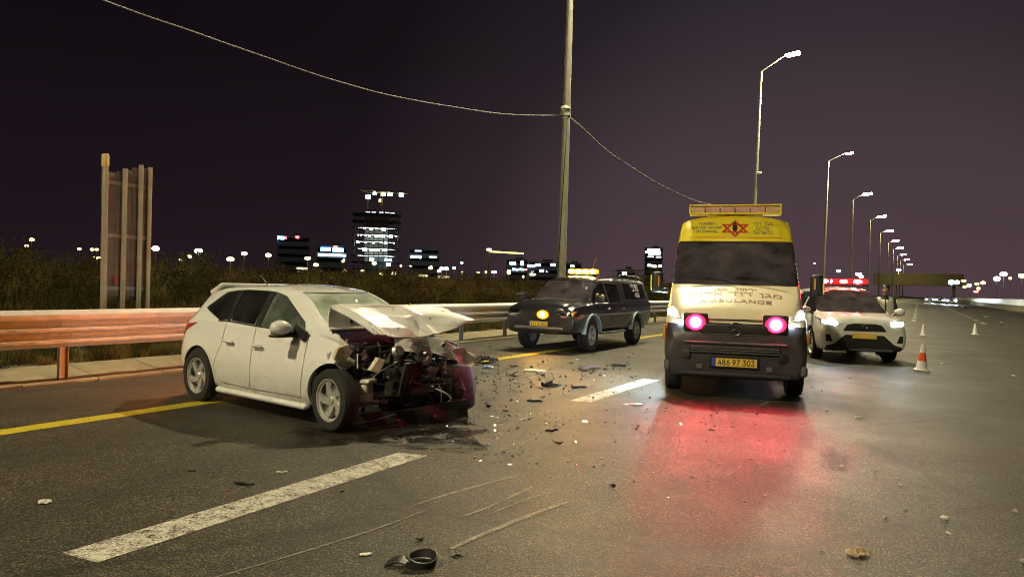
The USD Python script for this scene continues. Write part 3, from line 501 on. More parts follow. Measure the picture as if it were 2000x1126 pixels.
def blades(n, rad, h, w, seed, lean=.35):
    r = np.random.default_rng(seed); v, f = [], []
    for i in range(n):
        a, q = r.uniform(0, 6.28), rad * math.sqrt(r.uniform()); p = np.array([q * math.cos(a), q * math.sin(a), 0]); hh = h * r.uniform(.45, 1.1); d = r.normal(size=2) * lean * hh; s = r.uniform(0, 6.28); ww = np.array([math.cos(s), math.sin(s), 0]) * w
        m = p + [d[0] * .35, d[1] * .35, hh * .55]; t = p + [d[0], d[1], hh]; b = len(v); v += [p - ww, p + ww, m + ww * .8, m - ww * .8, t]; f += [[b, b + 1, b + 2], [b, b + 2, b + 3], [b + 3, b + 2, b + 4]]
    return trimesh.Trimesh(np.array(v), f, process=False)
def leaves(n, rad, h, size, seed, base=.1):
    r = np.random.default_rng(seed); v, f = [], []; cl = r.normal(size=(9, 3)) * [.5, .5, .35]
    for i in range(n):
        c = cl[r.integers(9)] + r.normal(size=3) * .27; p = np.array([c[0] * rad, c[1] * rad, base + h * np.clip(.5 + c[2] * .9, 0, 1.15)]); a = r.normal(size=3); a /= np.linalg.norm(a); b_ = np.cross(a, r.normal(size=3)); b_ /= np.linalg.norm(b_) + 1e-9
        s = size * r.uniform(.6, 1.4); b = len(v); v += [p - a * s, p + b_ * s * .35, p + a * s, p - b_ * s * .35]; f += [[b, b + 1, b + 2], [b, b + 2, b + 3]]
    return trimesh.Trimesh(np.array(v), f, process=False)
def scatter(name, protos, mats, pos, scl, label, catg):
    pi = UsdGeom.PointInstancer.Define(stage, '/World/' + name); ps = []
    for k, (m, mt) in enumerate(zip(protos, mats)):
        o = usdkit.mesh(stage, f'/World/{name}/clump' + (f'_{k:03d}' if k else ''), m, mt); ps.append(o.GetPath())
    pi.CreatePrototypesRel().SetTargets(ps); n = len(pos)
    pi.CreateProtoIndicesAttr(Vt.IntArray.FromNumpy(nrg.integers(0, len(ps), n).astype(np.int32))); pi.CreatePositionsAttr(Vt.Vec3fArray.FromNumpy(np.asarray(pos, np.float32)))
    a = nrg.uniform(0, 6.28, n); pi.CreateOrientationsAttr(Vt.QuathArray([Gf.Quath(float(math.cos(x / 2)), 0, 0, float(math.sin(x / 2))) for x in a]))
    pi.CreateScalesAttr(Vt.Vec3fArray.FromNumpy((np.asarray(scl, np.float32)[:, None] * nrg.uniform(.8, 1.2, (n, 3))).astype(np.float32)))
    return tag(pi, label, catg, kind='stuff')
n = 5200; u = nrg.uniform(size=n); gx = -11.05 - 8.1 * nrg.uniform(size=n) ** 1.3; gy = -2 + 72 * u ** 1.5
scatter('dry_grass', [blades(60, .22, .34, .008, 1), blades(46, .2, .26, .009, 2), blades(70, .26, .42, .007, 3, .5)], [m_dry, m_dry, m_green], np.c_[gx, gy, hgt(gx, gy) - .02], nrg.uniform(.6, 1.25, n) * np.clip(.55 + (-11.0 - gx) * .2, .5, 1.2), 'dry brownish grass growing on the verge behind the kerb', 'grass')
n = 2600; gx = -15.4 - 20 * nrg.uniform(size=n) ** 1.5; gy = -6 + 130 * nrg.uniform(size=n) ** 1.35
scatter('roadside_scrub', [leaves(420, .75, .95, .065, 4), leaves(380, .9, .8, .07, 5), blades(150, .45, 1.15, .012, 6, .25)], [m_scrub, m_scrub, m_dry], np.c_[gx, gy, hgt(gx, gy) - .05], nrg.uniform(.45, .92, n), 'dense dark brown scrub covering the bank behind the crash barrier', 'scrub')
for (px, py, xx, s, lab) in ((60, 545, -17.5, .62, 'olive green bushy shrub at the far left behind the crash barrier'), (150, 548, -18.5, .6, 'olive shrub standing just left of the road sign'), (330, 575, -16.2, .8, 'small green shrub right of the road sign'), (1265, 560, -15.0, 1.35, 'dark shrub behind the barrier between the pickup and the ambulance'), (1215, 560, -17.0, 1.2, 'dark rounded shrub behind the pickup canopy')):
    p = at(px, py, 0, xx); z = float(hgt(np.array(xx), np.array(p[1])))
    t = thing('shrub', lab, 'shrub', (xx, p[1], z), rng.uniform(0, 360)); obj('crown', T(leaves(1500, 1.15, 1.35, .06, int(px)), s=s), m_green, t)
    for q in range(5): obj('stem', tube(spline([(0, 0, -.1), (rng.uniform(-.2, .2), rng.uniform(-.2, .2), .4), (rng.uniform(-.6, .6), rng.uniform(-.6, .6), .9)], 8) * s, np.linspace(.025, .008, 8), 5), Mt['soil'], t)
# ------------------------------------------------------------------ vehicle bodies: lofted shells with cut windows
KEYS = ('zb', 'zm', 'zs', 'zr', 'zt', 'wr', 'wm', 'ws', 'wt')
def loft(st, off=0.0, nx=90, chaikin=2, xr=None):
    """st: rows (x, zb, zm, zs, zr, zt, wr, wm, ws, wt): bottom, widest height, shoulder, roof edge, roof top; half widths at sill, belly, shoulder, roof edge"""
    A = np.array(st, float); xk = A[:, 0]; L = xk[-1] - xk[0]
    xs = np.unique(np.r_[np.linspace(xk[0], xk[-1], nx), xk]); C = PchipInterpolator(xk, A[:, 1:])(xs)
    xc = (xk[0] + xk[-1]) / 2; X = xc + (xs - xc) * (1 - 2 * off / L); secs = []
    for x, (zb, zm, zs, zr, zt, wr, wm, ws, wt) in zip(X, C):
        zb += off; zr -= off; zt -= off; wr -= off; wm -= off; ws -= off; wt -= off
        p = np.array([(0, zb), (wr * .6, zb), (wr, zb + .01), (wr + (wm - wr) * .75, zb + (zm - zb) * .35), (wm, zm), (ws + .004, zs - .03), (ws - .012, zs + .01), (wt + (ws - wt) * .06, zr - .03), (wt - .06, zr + (zt - zr) * .45), (wt * .5, zt - .012 - (zt - zr) * .05), (0, zt)])
        for _ in range(chaikin):
            q = np.empty((2 * len(p), 2)); q[0] = p[0]; q[-1] = p[-1]; q[1:-1:2] = .75 * p[:-1] + .25 * p[1:]; q[2:-1:2] = .25 * p[:-1] + .75 * p[1:]; p = q
        p = p[np.r_[True, np.abs(np.diff(p, axis=0)).sum(1) > 1e-9]] if False else p
        h = p; full = np.vstack([np.c_[h[:, 0], h[:, 1]], np.c_[-h[-2:0:-1, 0], h[-2:0:-1, 1]]]); secs.append(np.c_[np.full(len(full), x), full])
    P = np.array(secs); n, m = P.shape[:2]; f = []
    i, j = np.meshgrid(np.arange(n - 1), np.arange(m), indexing='ij'); a = (i * m + j).ravel(); b = (i * m + (j + 1) % m).ravel()
    f = [np.c_[a, b, b + m], np.c_[a, b + m, a + m]]
    v = np.vstack([P.reshape(-1, 3), P[0].mean(0)[None], P[-1].mean(0)[None]]); j = np.arange(m); k = (j + 1) % m
    f += [np.c_[np.full(m, n * m), k, j], np.c_[np.full(m, n * m + 1), (n - 1) * m + j, (n - 1) * m + k]]
    t = trimesh.Trimesh(v, np.vstack(f), process=False)
    if t.volume < 0: t.invert()
    t.metadata['shape'] = (n, m); return t
def side_prism(pts, y0, y1, r=.015):
    """prism through a side: outline in (x, z), from y0 to y1"""
    p = Polygon(pts).buffer(-r).buffer(r, 4) if r else Polygon(pts)
    m = extrude(p, abs(y1 - y0)); m.apply_transform(np.array([[1, 0, 0, 0], [0, 0, 1, min(y0, y1)], [0, 1, 0, 0], [0, 0, 0, 1.0]])); m.invert() if m.volume < 0 else None
    return mf(m)
def front_prism(pts, x0, x1, r=.03):
    """prism through front or back: outline in (y, z), from x0 to x1"""
    p = Polygon(pts).buffer(-r).buffer(r, 4) if r else Polygon(pts)
    m = extrude(p, abs(x1 - x0)); m.apply_transform(np.array([[0, 0, 1, min(x0, x1)], [1, 0, 0, 0], [0, 1, 0, 0], [0, 0, 0, 1.0]])); m.invert() if m.volume < 0 else None
    return mf(m)
def seam(pts, y0, y1, w=.005):
    return side_prism(np.array(LineString(pts).buffer(w, 2, cap_style=2).exterior.coords)[:-1], y0, y1, 0)
def mir(pts): return [(-y, z) for y, z in pts][::-1]
def arch(x, r, y0, y1, zc): return mf(cyl((x, y0, zc), (x, y1, zc), r, n=40))
class Shell:
    def __init__(s, st, th=.035, nx=90, ch=2):
        s.o = mf(loft(st, 0, nx, ch)); s.i = mf(loft(st, th, nx, ch)); s.ga = mf(loft(st, .010, nx, ch)); s.gb = mf(loft(st, .018, nx, ch)); s.tri = loft(st, 0, nx, ch)
        s.body = s.o - s.i; s.thin = s.ga - s.gb
    def cut(s, m): s.body = s.body - m
    def window(s, m, keep=True):
        g = s.thin ^ m; s.body = s.body - m; return tm(g)
    def skin(s, m, lift=.004, deep=.02, st=None):
        """a piece of the outer surface inside m, slightly proud"""
        return tm((s.o ^ m) - s.i)
def sections(tri):
    n, m = tri.metadata['shape']; P = tri.vertices[:n * m].reshape(n, m, 3); h = m // 2 + 1; return P[:, 0, 0], P[:, :h, 1], P[:, :h, 2]
def top_z(tri, x, y):
    XS, Y, Z = sections(tri); y = np.abs(y); out = np.empty((len(XS), len(y)))
    for i in range(len(XS)):
        k = int(np.argmax(Y[i])); out[i] = np.interp(y, Y[i, k:][::-1], Z[i, k:][::-1])
    return XS, out
def on_top(tri, pts2, lift=.004):
    XS, G = top_z(tri, pts2[:, 0], pts2[:, 1]); i = np.clip(np.searchsorted(XS, pts2[:, 0]) - 1, 0, len(XS) - 2); f = (pts2[:, 0] - XS[i]) / (XS[i + 1] - XS[i]); j = np.arange(len(pts2)); return G[i, j] * (1 - f) + G[i + 1, j] * f + lift
def on_front(tri, pts2, lift=.004):
    """x of the foremost skin at (y, z)"""
    XS, G = top_z(tri, None, pts2[:, 0]); out = np.empty(len(pts2))
    for j, z in enumerate(pts2[:, 1]):
        k = np.nonzero(G[:, j] >= z)[0]; i = min(k[-1], len(XS) - 2); d = G[i, j] - G[i + 1, j]; out[j] = XS[i] + (XS[i + 1] - XS[i]) * (np.clip((G[i, j] - z) / d, 0, 1) if d > 1e-9 else 0)
    return out + lift
def on_side(tri, pts2, sign, lift=.004):
    XS, Y, Z = sections(tri); out = np.empty((len(XS), len(pts2)))
    for i in range(len(XS)): o = np.argsort(Z[i], kind='stable'); out[i] = np.interp(pts2[:, 1], Z[i][o], Y[i][o])
    i = np.clip(np.searchsorted(XS, pts2[:, 0]) - 1, 0, len(XS) - 2); f = (pts2[:, 0] - XS[i]) / (XS[i + 1] - XS[i]); j = np.arange(len(pts2)); return sign * (out[i, j] * (1 - f) + out[i + 1, j] * f + lift)

def rim_mesh(r, w, spokes, swirl=.0, open_=.62, dish=.03, pair=False):
    """alloy rim facing +y: barrel, lip and a spoked face"""
    barrel = revolve([(r * .96, -w * .5), (r, -w * .48), (r, w * .42), (r * 1.01, w * .5), (r * .965, w * .5), (r * .93, w * .40), (r * .93, -w * .5), (r * .96, -w * .5)], 40)
    disc = Point(0, 0).buffer(r * .95, 24); holes = []
    for k in range(spokes):
        a0 = 2 * math.pi * k / spokes; da = math.pi / spokes * open_
        pts = []
        for q in np.linspace(-1, 1, 7): pts.append((r * .86 * math.cos(a0 + da * q + swirl * .9), r * .86 * math.sin(a0 + da * q + swirl * .9)))
        for rr_, q, sw in ((.62, .85, .55), (.40, .62, .22), (.30, .0, 0), (.40, -.5, .22), (.62, -.85, .55)): pts.append((r * rr_ * math.cos(a0 + da * q + swirl * sw), r * rr_ * math.sin(a0 + da * q + swirl * sw)))
        holes.append(Polygon(pts).buffer(0).buffer(-.006).buffer(.006))
    face = extrude(disc.difference(unary_union(holes)), .022).subdivide().subdivide()
    rr_ = np.hypot(face.vertices[:, 0], face.vertices[:, 1]) / r; top = face.vertices[:, 2] > .01
    face.vertices[:, 2] += w * .40 - dish * np.clip(1 - rr_, 0, 1) * 1.2 - .022
    hub = revolve([(0, w * .40), (r * .16, w * .39), (r * .19, w * .34), (r * .19, w * .2), (0, w * .2)], 20)
    m = cat([barrel, face, hub]); m.apply_transform(np.array([[1, 0, 0, 0], [0, 0, 1, 0], [0, 1, 0, 0], [0, 0, 0, 1.0]])); m.invert(); return m
def add_wheel(parent, x, y, R, W, rr, spokes=5, swirl=0., open_=.62, mat=None, turn=0., tilt=0., zc=None, rot=0.):
    sg_ = 1 if y > 0 else -1; h = W / 2
    prof = [(rr, -h * .78), (rr + .012, -h * .95), (R * .86, -h), (R * .96, -h * .9), (R, -h * .62), (R, -h * .18), (R - .008, -h * .16), (R - .008, -h * .08), (R, -h * .06), (R, h * .06), (R - .008, h * .08), (R - .008, h * .16), (R, h * .18), (R, h * .62), (R * .96, h * .9), (R * .86, h), (rr + .012, h * .95), (rr, h * .78), (rr - .004, 0), (rr, -h * .78)]
    t = revolve(prof, 44); t.apply_transform(np.array([[1, 0, 0, 0], [0, 0, 1, 0], [0, 1, 0, 0], [0, 0, 0, 1.0]])); t.invert()
    rm = rim_mesh(rr, W * .9, spokes, swirl, open_); rm = T(rm, r=(0, rot, 0)); 
    if sg_ < 0: rm = T(rm, r=(0, 0, 180))
    dk = cyl((0, -.02, 0), (0, .02, 0), rr * .72, n=28)
    X = dict(r=(0, 0, turn), t=(x, y, R if zc is None else zc))
    f = lambda m: T(T(m, r=(tilt, 0, 0)), **X)
    w = obj('wheel', f(t), Mt['rubber'], parent, smooth=35); obj('rim', f(rm), mat or Mt['alloy'], w, smooth=30); obj('brake_disc', f(dk), Mt['engine_metal'], w)
    return w

# ------------------------------------------------------------------ the wrecked white hatchback
wk = thing('wrecked_car', 'white hatchback with its front end torn away and the bonnet buckled up', 'car', (-6.21, 6.38, 0), -8.51)
WTH = math.radians(-8.51); WEX = np.array([math.cos(WTH), math.sin(WTH), 0]); WEY = np.array([-WEX[1], WEX[0], 0]); WO = np.array([-6.21, 6.38, 0])
def wl(px, py, y):
    """point of the wreck (its own axes) seen at a pixel, at sideways position y"""
    d = FWD * 1400 + RGT * (px - 1000) - UPV * (py - 563); o = EYE - WO; t = (y - o @ WEY) / (d @ WEY); p = o + t * d; return np.array([p @ WEX, y, p[2]])
def wf(px, py, depth=0.0):
    """point on the torn, slanted front plane of the wreck, depth metres behind it"""
    nrm = np.array([1.0, -.277, 0]); nrm /= np.linalg.norm(nrm); c = np.array([1.56, 0, 0]) - nrm * depth
    d = FWD * 1400 + RGT * (px - 1000) - UPV * (py - 563); o = EYE - WO; dl = np.array([d @ WEX, d @ WEY, d[2]]); ol = np.array([o @ WEX, o @ WEY, o[2]])
    t = ((c - ol) @ nrm) / (dl @ nrm); return ol + t * dl
#        x     zb   zm   zs    zr    zt    wr   wm   ws   wt
wst = [(-1.93, .44, .56, .74, .84, .88, .50, .66, .60, .46), (-1.90, .34, .56, .80, .98, 1.02, .62, .76, .68, .50), (-1.82, .28, .58, .90, 1.10, 1.14, .70, .82, .74, .54), (-1.70, .25, .60, .97, 1.19, 1.245, .76, .855, .775, .57), (-1.56, .22, .62, 1.0, 1.30, 1.355, .79, .872, .785, .58), (-1.3, .19, .63, .995, 1.36, 1.415, .80, .880, .79, .585),
       (-.8, .17, .62, .985, 1.385, 1.445, .80, .882, .80, .595), (-.2, .16, .60, .962, 1.39, 1.462, .80, .884, .805, .60), (.2, .16, .60, .945, 1.335, 1.425, .80, .884, .805, .60), (.45, .16, .60, .938, 1.215, 1.37, .80, .884, .805, .635), (.75, .17, .60, .932, 1.02, 1.17, .80, .885, .80, .70), (.98, .18, .61, .915, .965, 1.03, .79, .886, .785, .70), (1.3, .2, .62, .86, .90, .97, .78, .882, .76, .66), (1.7, .22, .60, .80, .83, .88, .74, .86, .72, .60)]
S = Shell(wst)
win = {}
for sy, nm in ((-1, 'right'), (1, 'left')):
    y0, y1 = sy * .45, sy * 1.1
    win['q' + nm] = S.window(side_prism([(-1.44, 1.13), (-1.14, 1.335), (-.86, 1.37), (-.80, 1.015), (-.98, 1.0)], y0, y1))
    win['r' + nm] = S.window(side_prism([(-.755, 1.375), (-.20, 1.372), (-.225, .985), (-.735, 1.01)], y0, y1))
    win['f' + nm] = S.window(side_prism([(-.105, 1.368), (.12, 1.325), (.60, 1.06), (.70, .955), (-.125, .98)], y0, y1))
    S.cut(seam([(-.165, .95), (-.15, .6), (-.19, .27), (-.80, .28), (-.95, .45), (-.80, .72), (-.79, .98)], y0, y1)); S.cut(seam([(.80, .93), (.815, .62), (.76, .28), (-.15, .27)], y0, y1))
    for xx in (-1.32, 1.25): S.cut(arch(xx, .365, sy * .58, sy * 1.2, .315))
win['w'] = S.window(front_prism([(-.60, 1.005), (.60, 1.005), (.50, 1.372), (-.50, 1.372)], .25, 1.2))
win['t'] = S.window(front_prism([(-.44, 1.0), (.44, 1.0), (.48, 1.29), (-.48, 1.29)], -2.2, -1.45))
# the torn front: everything ahead of a ragged line is gone
S.cut(side_prism([(1.02, 1.3), (1.06, 1.0), (1.14, .92), (1.26, .86), (1.31, .80), (1.24, .75), (1.30, .70), (1.24, .62), (1.20, .5), (1.26, .3), (1.2, -.1), (2.4, -.1), (2.4, 1.3)], -1.2, -.05, 0))
S.cut(side_prism([(1.02, 1.3), (1.06, 1.0), (1.14, .92), (1.35, .86), (1.55, .84), (1.48, .72), (1.52, .5), (1.4, .3), (1.3, -.1), (2.4, -.1), (2.4, 1.3)], -.05, 1.2, 0))
S.cut(mf(bx((1.4, 0, .9), (.72, 1.30, 1.0))))
obj('body', tm(S.body), Mt['car_white'], wk, smooth=28)
lining = tm((mf(loft(wst, .042, 60)) - mf(loft(wst, .05, 60))) - mf(bx((1.5, 0, .8), (1.0, 2.2, 2))) - sum((side_prism([(-1.5, 1.0), (-1.2, 1.36), (-.2, 1.39), (.15, 1.36), (.75, .95), (-.9, .97)], s_ * .4, s_ * 1.2) for s_ in (-1, 1)), Manifold()) - front_prism([(-.62, .98), (.62, .98), (.52, 1.40), (-.52, 1.40)], .2, 1.3) - front_prism([(-.46, .98), (.46, .98), (.5, 1.3), (-.5, 1.3)], -2.2, -1.4))
obj('lining', lining, Mt['interior'], wk)
obj('windscreen', win['w'], Mt['glass_broken'], wk, label='cracked whitish windscreen'); obj('tailgate_window', win['t'], Mt['glass_dark'], wk)
for nm in ('right', 'left'):
    obj('side_window', win['f' + nm], Mt['glass_clear'], wk); obj('side_window', win['r' + nm], Mt['glass_dark'], wk); obj('side_window', win['q' + nm], Mt['glass_dark'], wk)
# black pillar covers and weather strips over the side glass
for sy in (-1, 1):
    for pts in ([(-.215, .975), (-.115, .975), (-.10, 1.365), (-.205, 1.37)], [(-.80, 1.005), (-.735, 1.0), (-.75, 1.372), (-.86, 1.368)]):
        obj('pillar_cover', tm((mf(loft(wst, -.003, 70)) - mf(loft(wst, .008, 70))) ^ side_prism(pts, sy * .5, sy * 1.1, .008)), Mt['black_plastic'], wk)
    line = [(-.99, .988), (-.78, .996), (-.2, .968), (.72, .938), (.72, .952), (-.2, .982), (-.78, 1.01), (-.99, 1.002)]
    obj('weather_strip', tm((mf(loft(wst, -.006, 70)) - mf(loft(wst, .012, 70))) ^ side_prism(line, sy * .5, sy * 1.1, 0)), Mt['black_plastic'], wk)
    obj('door_handle', rbx((-.60, sy * .885, .775), (.19, .035, .034), .015), Mt['white_paint'], wk); obj('door_handle', rbx((-.01, sy * .888, .765), (.19, .035, .034), .015), Mt['white_paint'], wk)
# spoiler, tail lamps (hazard lamps lit), rear bumper insert
obj('spoiler', tm(Manifold.batch_hull([Manifold.sphere(.022, 10).translate(p) for p in [(-1.36, y, 1.425) for y in (-.54, .54)] + [(-1.66, y, 1.335) for y in (-.50, .50)] + [(-1.64, y, 1.30) for y in (-.5, .5)]])), Mt['white_paint'], wk)
hz_em = glow('hazard_lamp_light', (1.0, .22, .012), 1100.0)
for sy in (-1, 1):
    tl = S.skin(side_prism([(-1.95, .84), (-1.66, .93), (-1.44, .955), (-1.62, .88), (-1.93, .74)], sy * .42, sy * 1.0, 0)); l = T(tl, s=(1.006, 1.012, 1.0)); obj('tail_lamp', l, Mt['red_plastic'], wk)
    obj('hazard_lamp', rbx((-1.925, sy * .62, .80), (.05, .15, .08), .02, (0, 0, sy * 20)), hz_em, wk)
obj('rear_bumper_insert', rbx((-1.88, 0, .36), (.10, 1.1, .13), .04), Mt['black_plastic'], wk)
obj('number_plate', bx((-1.945, 0, .66), (.012, .50, .11)), Mt['plate_yellow'], wk)
obj('antenna', cyl((-1.18, 0, 1.42), (-1.36, 0, 1.56), .008, .004, 6), Mt['black_plastic'], wk)
# rocker trim, mirrors
for sy in (-1, 1): obj('sill', rbx((-.06, sy * .80, .185), (1.75, .10, .07), .03), Mt['white_paint'], wk)
def mirror(parent, c, s, sy, mat, stalk=True, yaw=0):
    m = T(trimesh.creation.icosphere(3), s=(s[0] / 2, s[1] / 2, s[2] / 2)); v = m.vertices; v[:, 0] = np.where(v[:, 0] < -s[0] * .18, -s[0] * .18, v[:, 0]); v[:, 2] *= 1 - .22 * np.clip(-sy * v[:, 1] / s[1] * 2, 0, 1)
    h = obj('mirror', T(m, c, (0, 0, yaw)), mat, parent); obj('mirror_glass', T(rbx((-s[0] * .185, 0, 0), (.008, s[1] * .8, s[2] * .72), .003), c, (0, 0, yaw)), Mt['chrome'], h)
    if stalk: obj('mirror_foot', rbx((c[0] - .01, c[1] - sy * s[1] * .55, c[2] - s[2] * .42), (.10, s[1] * .6, .04), .015, (sy * 18, 0, 0)), Mt['black_plastic'], h)
mirror(wk, (.60, -1.0, 1.0), (.17, .25, .17), -1, Mt['white_paint']); obj('mirror_base', T(rbx((0, 0, 0), (.22, .03, .12), .012), (.70, -.83, .96), (0, 25, 0)), Mt['black_plastic'], wk)
obj('mirror_underside', rbx((.60, -.99, .918), (.15, .22, .025), .01), Mt['black_plastic'], wk)
mirror(wk, (.66, .98, 1.05), (.15, .24, .16), 1, Mt['black_plastic']); obj('torn_mirror_cap', T(rbx((0, 0, 0), (.04, .05, .17), .015), (.76, .72, 1.17), (14, -25, 0)), Mt['amber_plastic'], wk, label='yellow torn piece standing at the far mirror')
# wheels
add_wheel(wk, -1.32, -.79, .312, .185, .215, 5, .55, .66, rot=10); add_wheel(wk, -1.32, .79, .312, .185, .215, 5, .55, .66, rot=40)
add_wheel(wk, 1.25, -.79, .312, .185, .215, 5, .55, .66, turn=-5, rot=-12); add_wheel(wk, 1.38, .76, .312, .185, .215, 5, .55, .66, turn=16, tilt=4)
for sy in (-1, 1):
    for xx in (-1.32, 1.25):
        a = np.linspace(0 if xx < 0 else 1.15, math.pi, 20); pr = [(xx + .375 * math.cos(t), .315 + .375 * math.sin(t)) for t in a] + [(xx + .362 * math.cos(t), .315 + .362 * math.sin(t)) for t in a[::-1]]
        obj('wheel_arch_liner', tm(side_prism(pr, sy * .50, sy * (.84 if xx < 0 else .80), 0)), Mt['engine_dark'], wk)
# inside: seats, dashboard, inflated airbags
for sx, sy in ((.02, -.36), (.02, .36), (-.82, 0)):
    w = .48 if sx > -.5 else 1.2
    s_ = obj('seat', rbx((sx, sy, .50), (.5, w, .2), .07), Mt['interior'], wk); obj('backrest', rbx((sx - .30, sy, .80), (.17, w, .62), .07, (0, -14, 0)), Mt['interior'], s_)
    for q in ((0,) if w < 1 else (-.38, .38)): obj('headrest', rbx((sx - .40, sy + q, 1.20), (.11, .26, .17), .05), Mt['interior'], s_)
obj('dashboard', rbx((.74, 0, .88), (.42, 1.36, .22), .08), Mt['interior'], wk)
bag = T(trimesh.creation.icosphere(3), s=(.16, .24, .22)); bag.vertices += .02 * np.sin(bag.vertices * 22)
obj('airbag', T(bag, (.38, .38, .98)), Mt['airbag'], wk); obj('airbag', T(bag, (.46, -.36, 1.02), s=(1.0, 1.1, 1.1)), Mt['airbag'], wk)
cb = extrude(Polygon([(-.1, .99), (.50, .97), (.42, 1.07), (.12, 1.24), (-.1, 1.27)]).buffer(-.03).buffer(.03), .05).subdivide().subdivide().subdivide(); v = cb.vertices.copy(); cb.vertices = np.c_[v[:, 0], -.60 + v[:, 2] - (1.24 - v[:, 1]) * .30 + .012 * np.sin(v[:, 0] * 24), v[:, 1]]; cb.fix_normals(); obj('curtain_airbag', cb, Mt['airbag'], wk, smooth=40)
# buckled bonnet
rg = np.array([(.93, -.66, 1.25), (1.02, -.30, 1.256), (1.12, .0, 1.256), (1.22, .28, 1.25), (1.40, .70, 1.212)]); fe = np.array([(1.43, -.44, .975), (1.48, -.2, .925), (1.5, .05, .915), (1.57, .3, .945), (1.66, .62, 1.03)])
u3, u4 = rg + (fe - rg) * .36, rg + (fe - rg) * .72; u3[:, 2] += .016; u4[:, 2] += .012; u3[:, 0] += .012; u4[:, 0] += .014; u3[4], u4[4] = (1.58, .77, 1.170), (1.75, .79, 1.115)
hc = np.array([[(.86, -.62, .99), (.98, -.3, 1.02), (1.0, 0, 1.03), (1.0, .3, 1.03), (.9, .62, 1.0)], [(.88, -.65, 1.13), (.99, -.3, 1.15), (1.06, 0, 1.16), (1.13, .3, 1.16), (1.2, .68, 1.13)], rg, u3, u4, fe])
from scipy.interpolate import RectBivariateSpline
from scipy.ndimage import gaussian_filter
uu, vv = np.array([0, .2, .42, .62, .84, 1.0]), np.array([0, .25, .45, .66, 1.0]); nu, nv = 80, 80; U, V = np.linspace(0, 1, nu), np.linspace(0, 1, nv)
HP = np.dstack([gaussian_filter(RectBivariateSpline(uu, vv, hc[:, :, k], kx=1, ky=1)(U, V), 1.8, mode='nearest') for k in range(3)])
cp = np.array([(0, 0), (0, .33), (0, .66), (0, 1), (.4, 0), (.42, .3), (.41, .55), (.42, 1), (1, 0), (1, .3), (1, .5), (1, .75), (1, 1), (.55, .12), (.60, .36), (.70, .47), (.72, .36), (.88, .43), (.80, .58), (.62, .60), (.68, .82), (.9, .8), (.5, .78), (.85, .16), (.2, .5)])
ch = np.array([0, 0, 0, 0, 0, 0, 0, 0, 0, 0, 0, 0, 0, .004, -.020, .034, -.004, .030, -.026, .004, .006, -.010, .0, .006, .0])
UU, VV = np.meshgrid(U, V, indexing='ij'); crump = gaussian_filter(LinearNDInterpolator(cp, ch)(np.c_[UU.ravel(), VV.ravel()]).reshape(nu, nv), .2)
ridge = .022 * np.maximum(0, 1 - np.abs(VV - (.585 + .12 * (UU - .45))) / .05) * np.clip((UU - .42) * 5, 0, 1)
fold = .018 * np.maximum(0, 1 - np.abs(UU - .41 - .012 * np.sin(VV * 7)) / .04) + .012 * np.maximum(0, 1 - np.abs(VV - .10 - .08 * (UU - .6)) / .03) * (UU > .45)
gh = grid(HP); nr_ = gh.vertex_normals.reshape(nu, nv, 3); nr_ = nr_ if nr_[..., 2].mean() > 0 else -nr_
edge = np.clip(np.minimum(VV, 1 - VV) * 14, 0, 1)[..., None] * .018 - .018
HP = HP + nr_ * (crump + ridge + fold)[..., None] + nr_ * edge
bon = obj('bonnet', thick(HP, .016), Mt['torn_white'], wk, smooth=20, label='buckled white bonnet folded up like a tent')
for v0 in (.2, .5, .8):
    j = int(v0 * (nv - 1)); obj('bonnet_rib', tube(HP[6:-6:3, j] - nr_[6:-6:3, j] * .035, .018, 6), Mt['engine_dark'], bon)
# clutter of the open engine bay
R2 = np.random.default_rng(5)
eng = mf(rbx((1.32, .05, .52), (.42, .52, .48), .05)) + mf(rbx((1.34, .12, .80), (.30, .40, .12), .03)) + mf(cyl((1.3, -.30, .50), (1.3, -.12, .5), .15, n=20))
for q in range(14): eng = eng + mf(rbx((R2.uniform(1.2, 1.5), R2.uniform(-.3, .35), R2.uniform(.4, .84)), R2.uniform(.06, .16, 3), .012, R2.uniform(-30, 30, 3)))
obj('engine_block', tm(eng), Mt['engine_dark'], wk, smooth=25)
obj('battery', rbx((1.22, .46, .74), (.18, .24, .19), .015, (0, 4, 10)), Mt['black_plastic'], wk); obj('air_filter_box', rbx((1.25, -.40, .74), (.24, .30, .15), .03, (8, -12, 14)), Mt['engine_dark'], wk)
obj('firewall', bx((1.03, 0, .66), (.02, 1.34, .66)), Mt['engine_dark'], wk)
rad = [bx((0, 0, 0), (.03, .82, .36))] + [bx((.02, q, 0), (.012, .012, .36)) for q in np.linspace(-.38, .38, 24)]
obj('radiator', T(cat(rad), (1.52, .16, .50), (0, 14, 14)), Mt['engine_dark'], wk, smooth=False)
nrmf = np.array([1.0, -.277, 0]) / np.linalg.norm([1.0, -.277, 0])
def sheetp(pix, depth, t, mat, name, bend=.03, seed=0, label=None):
    """torn sheet: outline given on the front plane, thickened and bent"""
    c = np.array([wf(px, py, depth) for px, py in pix]); o = c.mean(0); a = np.array([.267, .964, 0]); b = np.array([0, 0, 1.0]); q = c - o
    m = extrude(Polygon(np.c_[q @ a, q @ b]).buffer(0), t).subdivide().subdivide().subdivide(); r = np.random.default_rng(seed); v = m.vertices; ph = r.uniform(0, 6, 4)
    v[:, 2] += bend * (np.abs(((v[:, 0] * 5 + ph[0]) % 2) - 1) + np.abs(((v[:, 1] * 7 + v[:, 0] * 3 + ph[1]) % 2) - 1) - 1)
    m.vertices = o + v[:, :1] * a + v[:, 1:2] * b + v[:, 2:] * nrmf; m.fix_normals(); return obj(name, m, mat, wk, smooth=20, label=label)
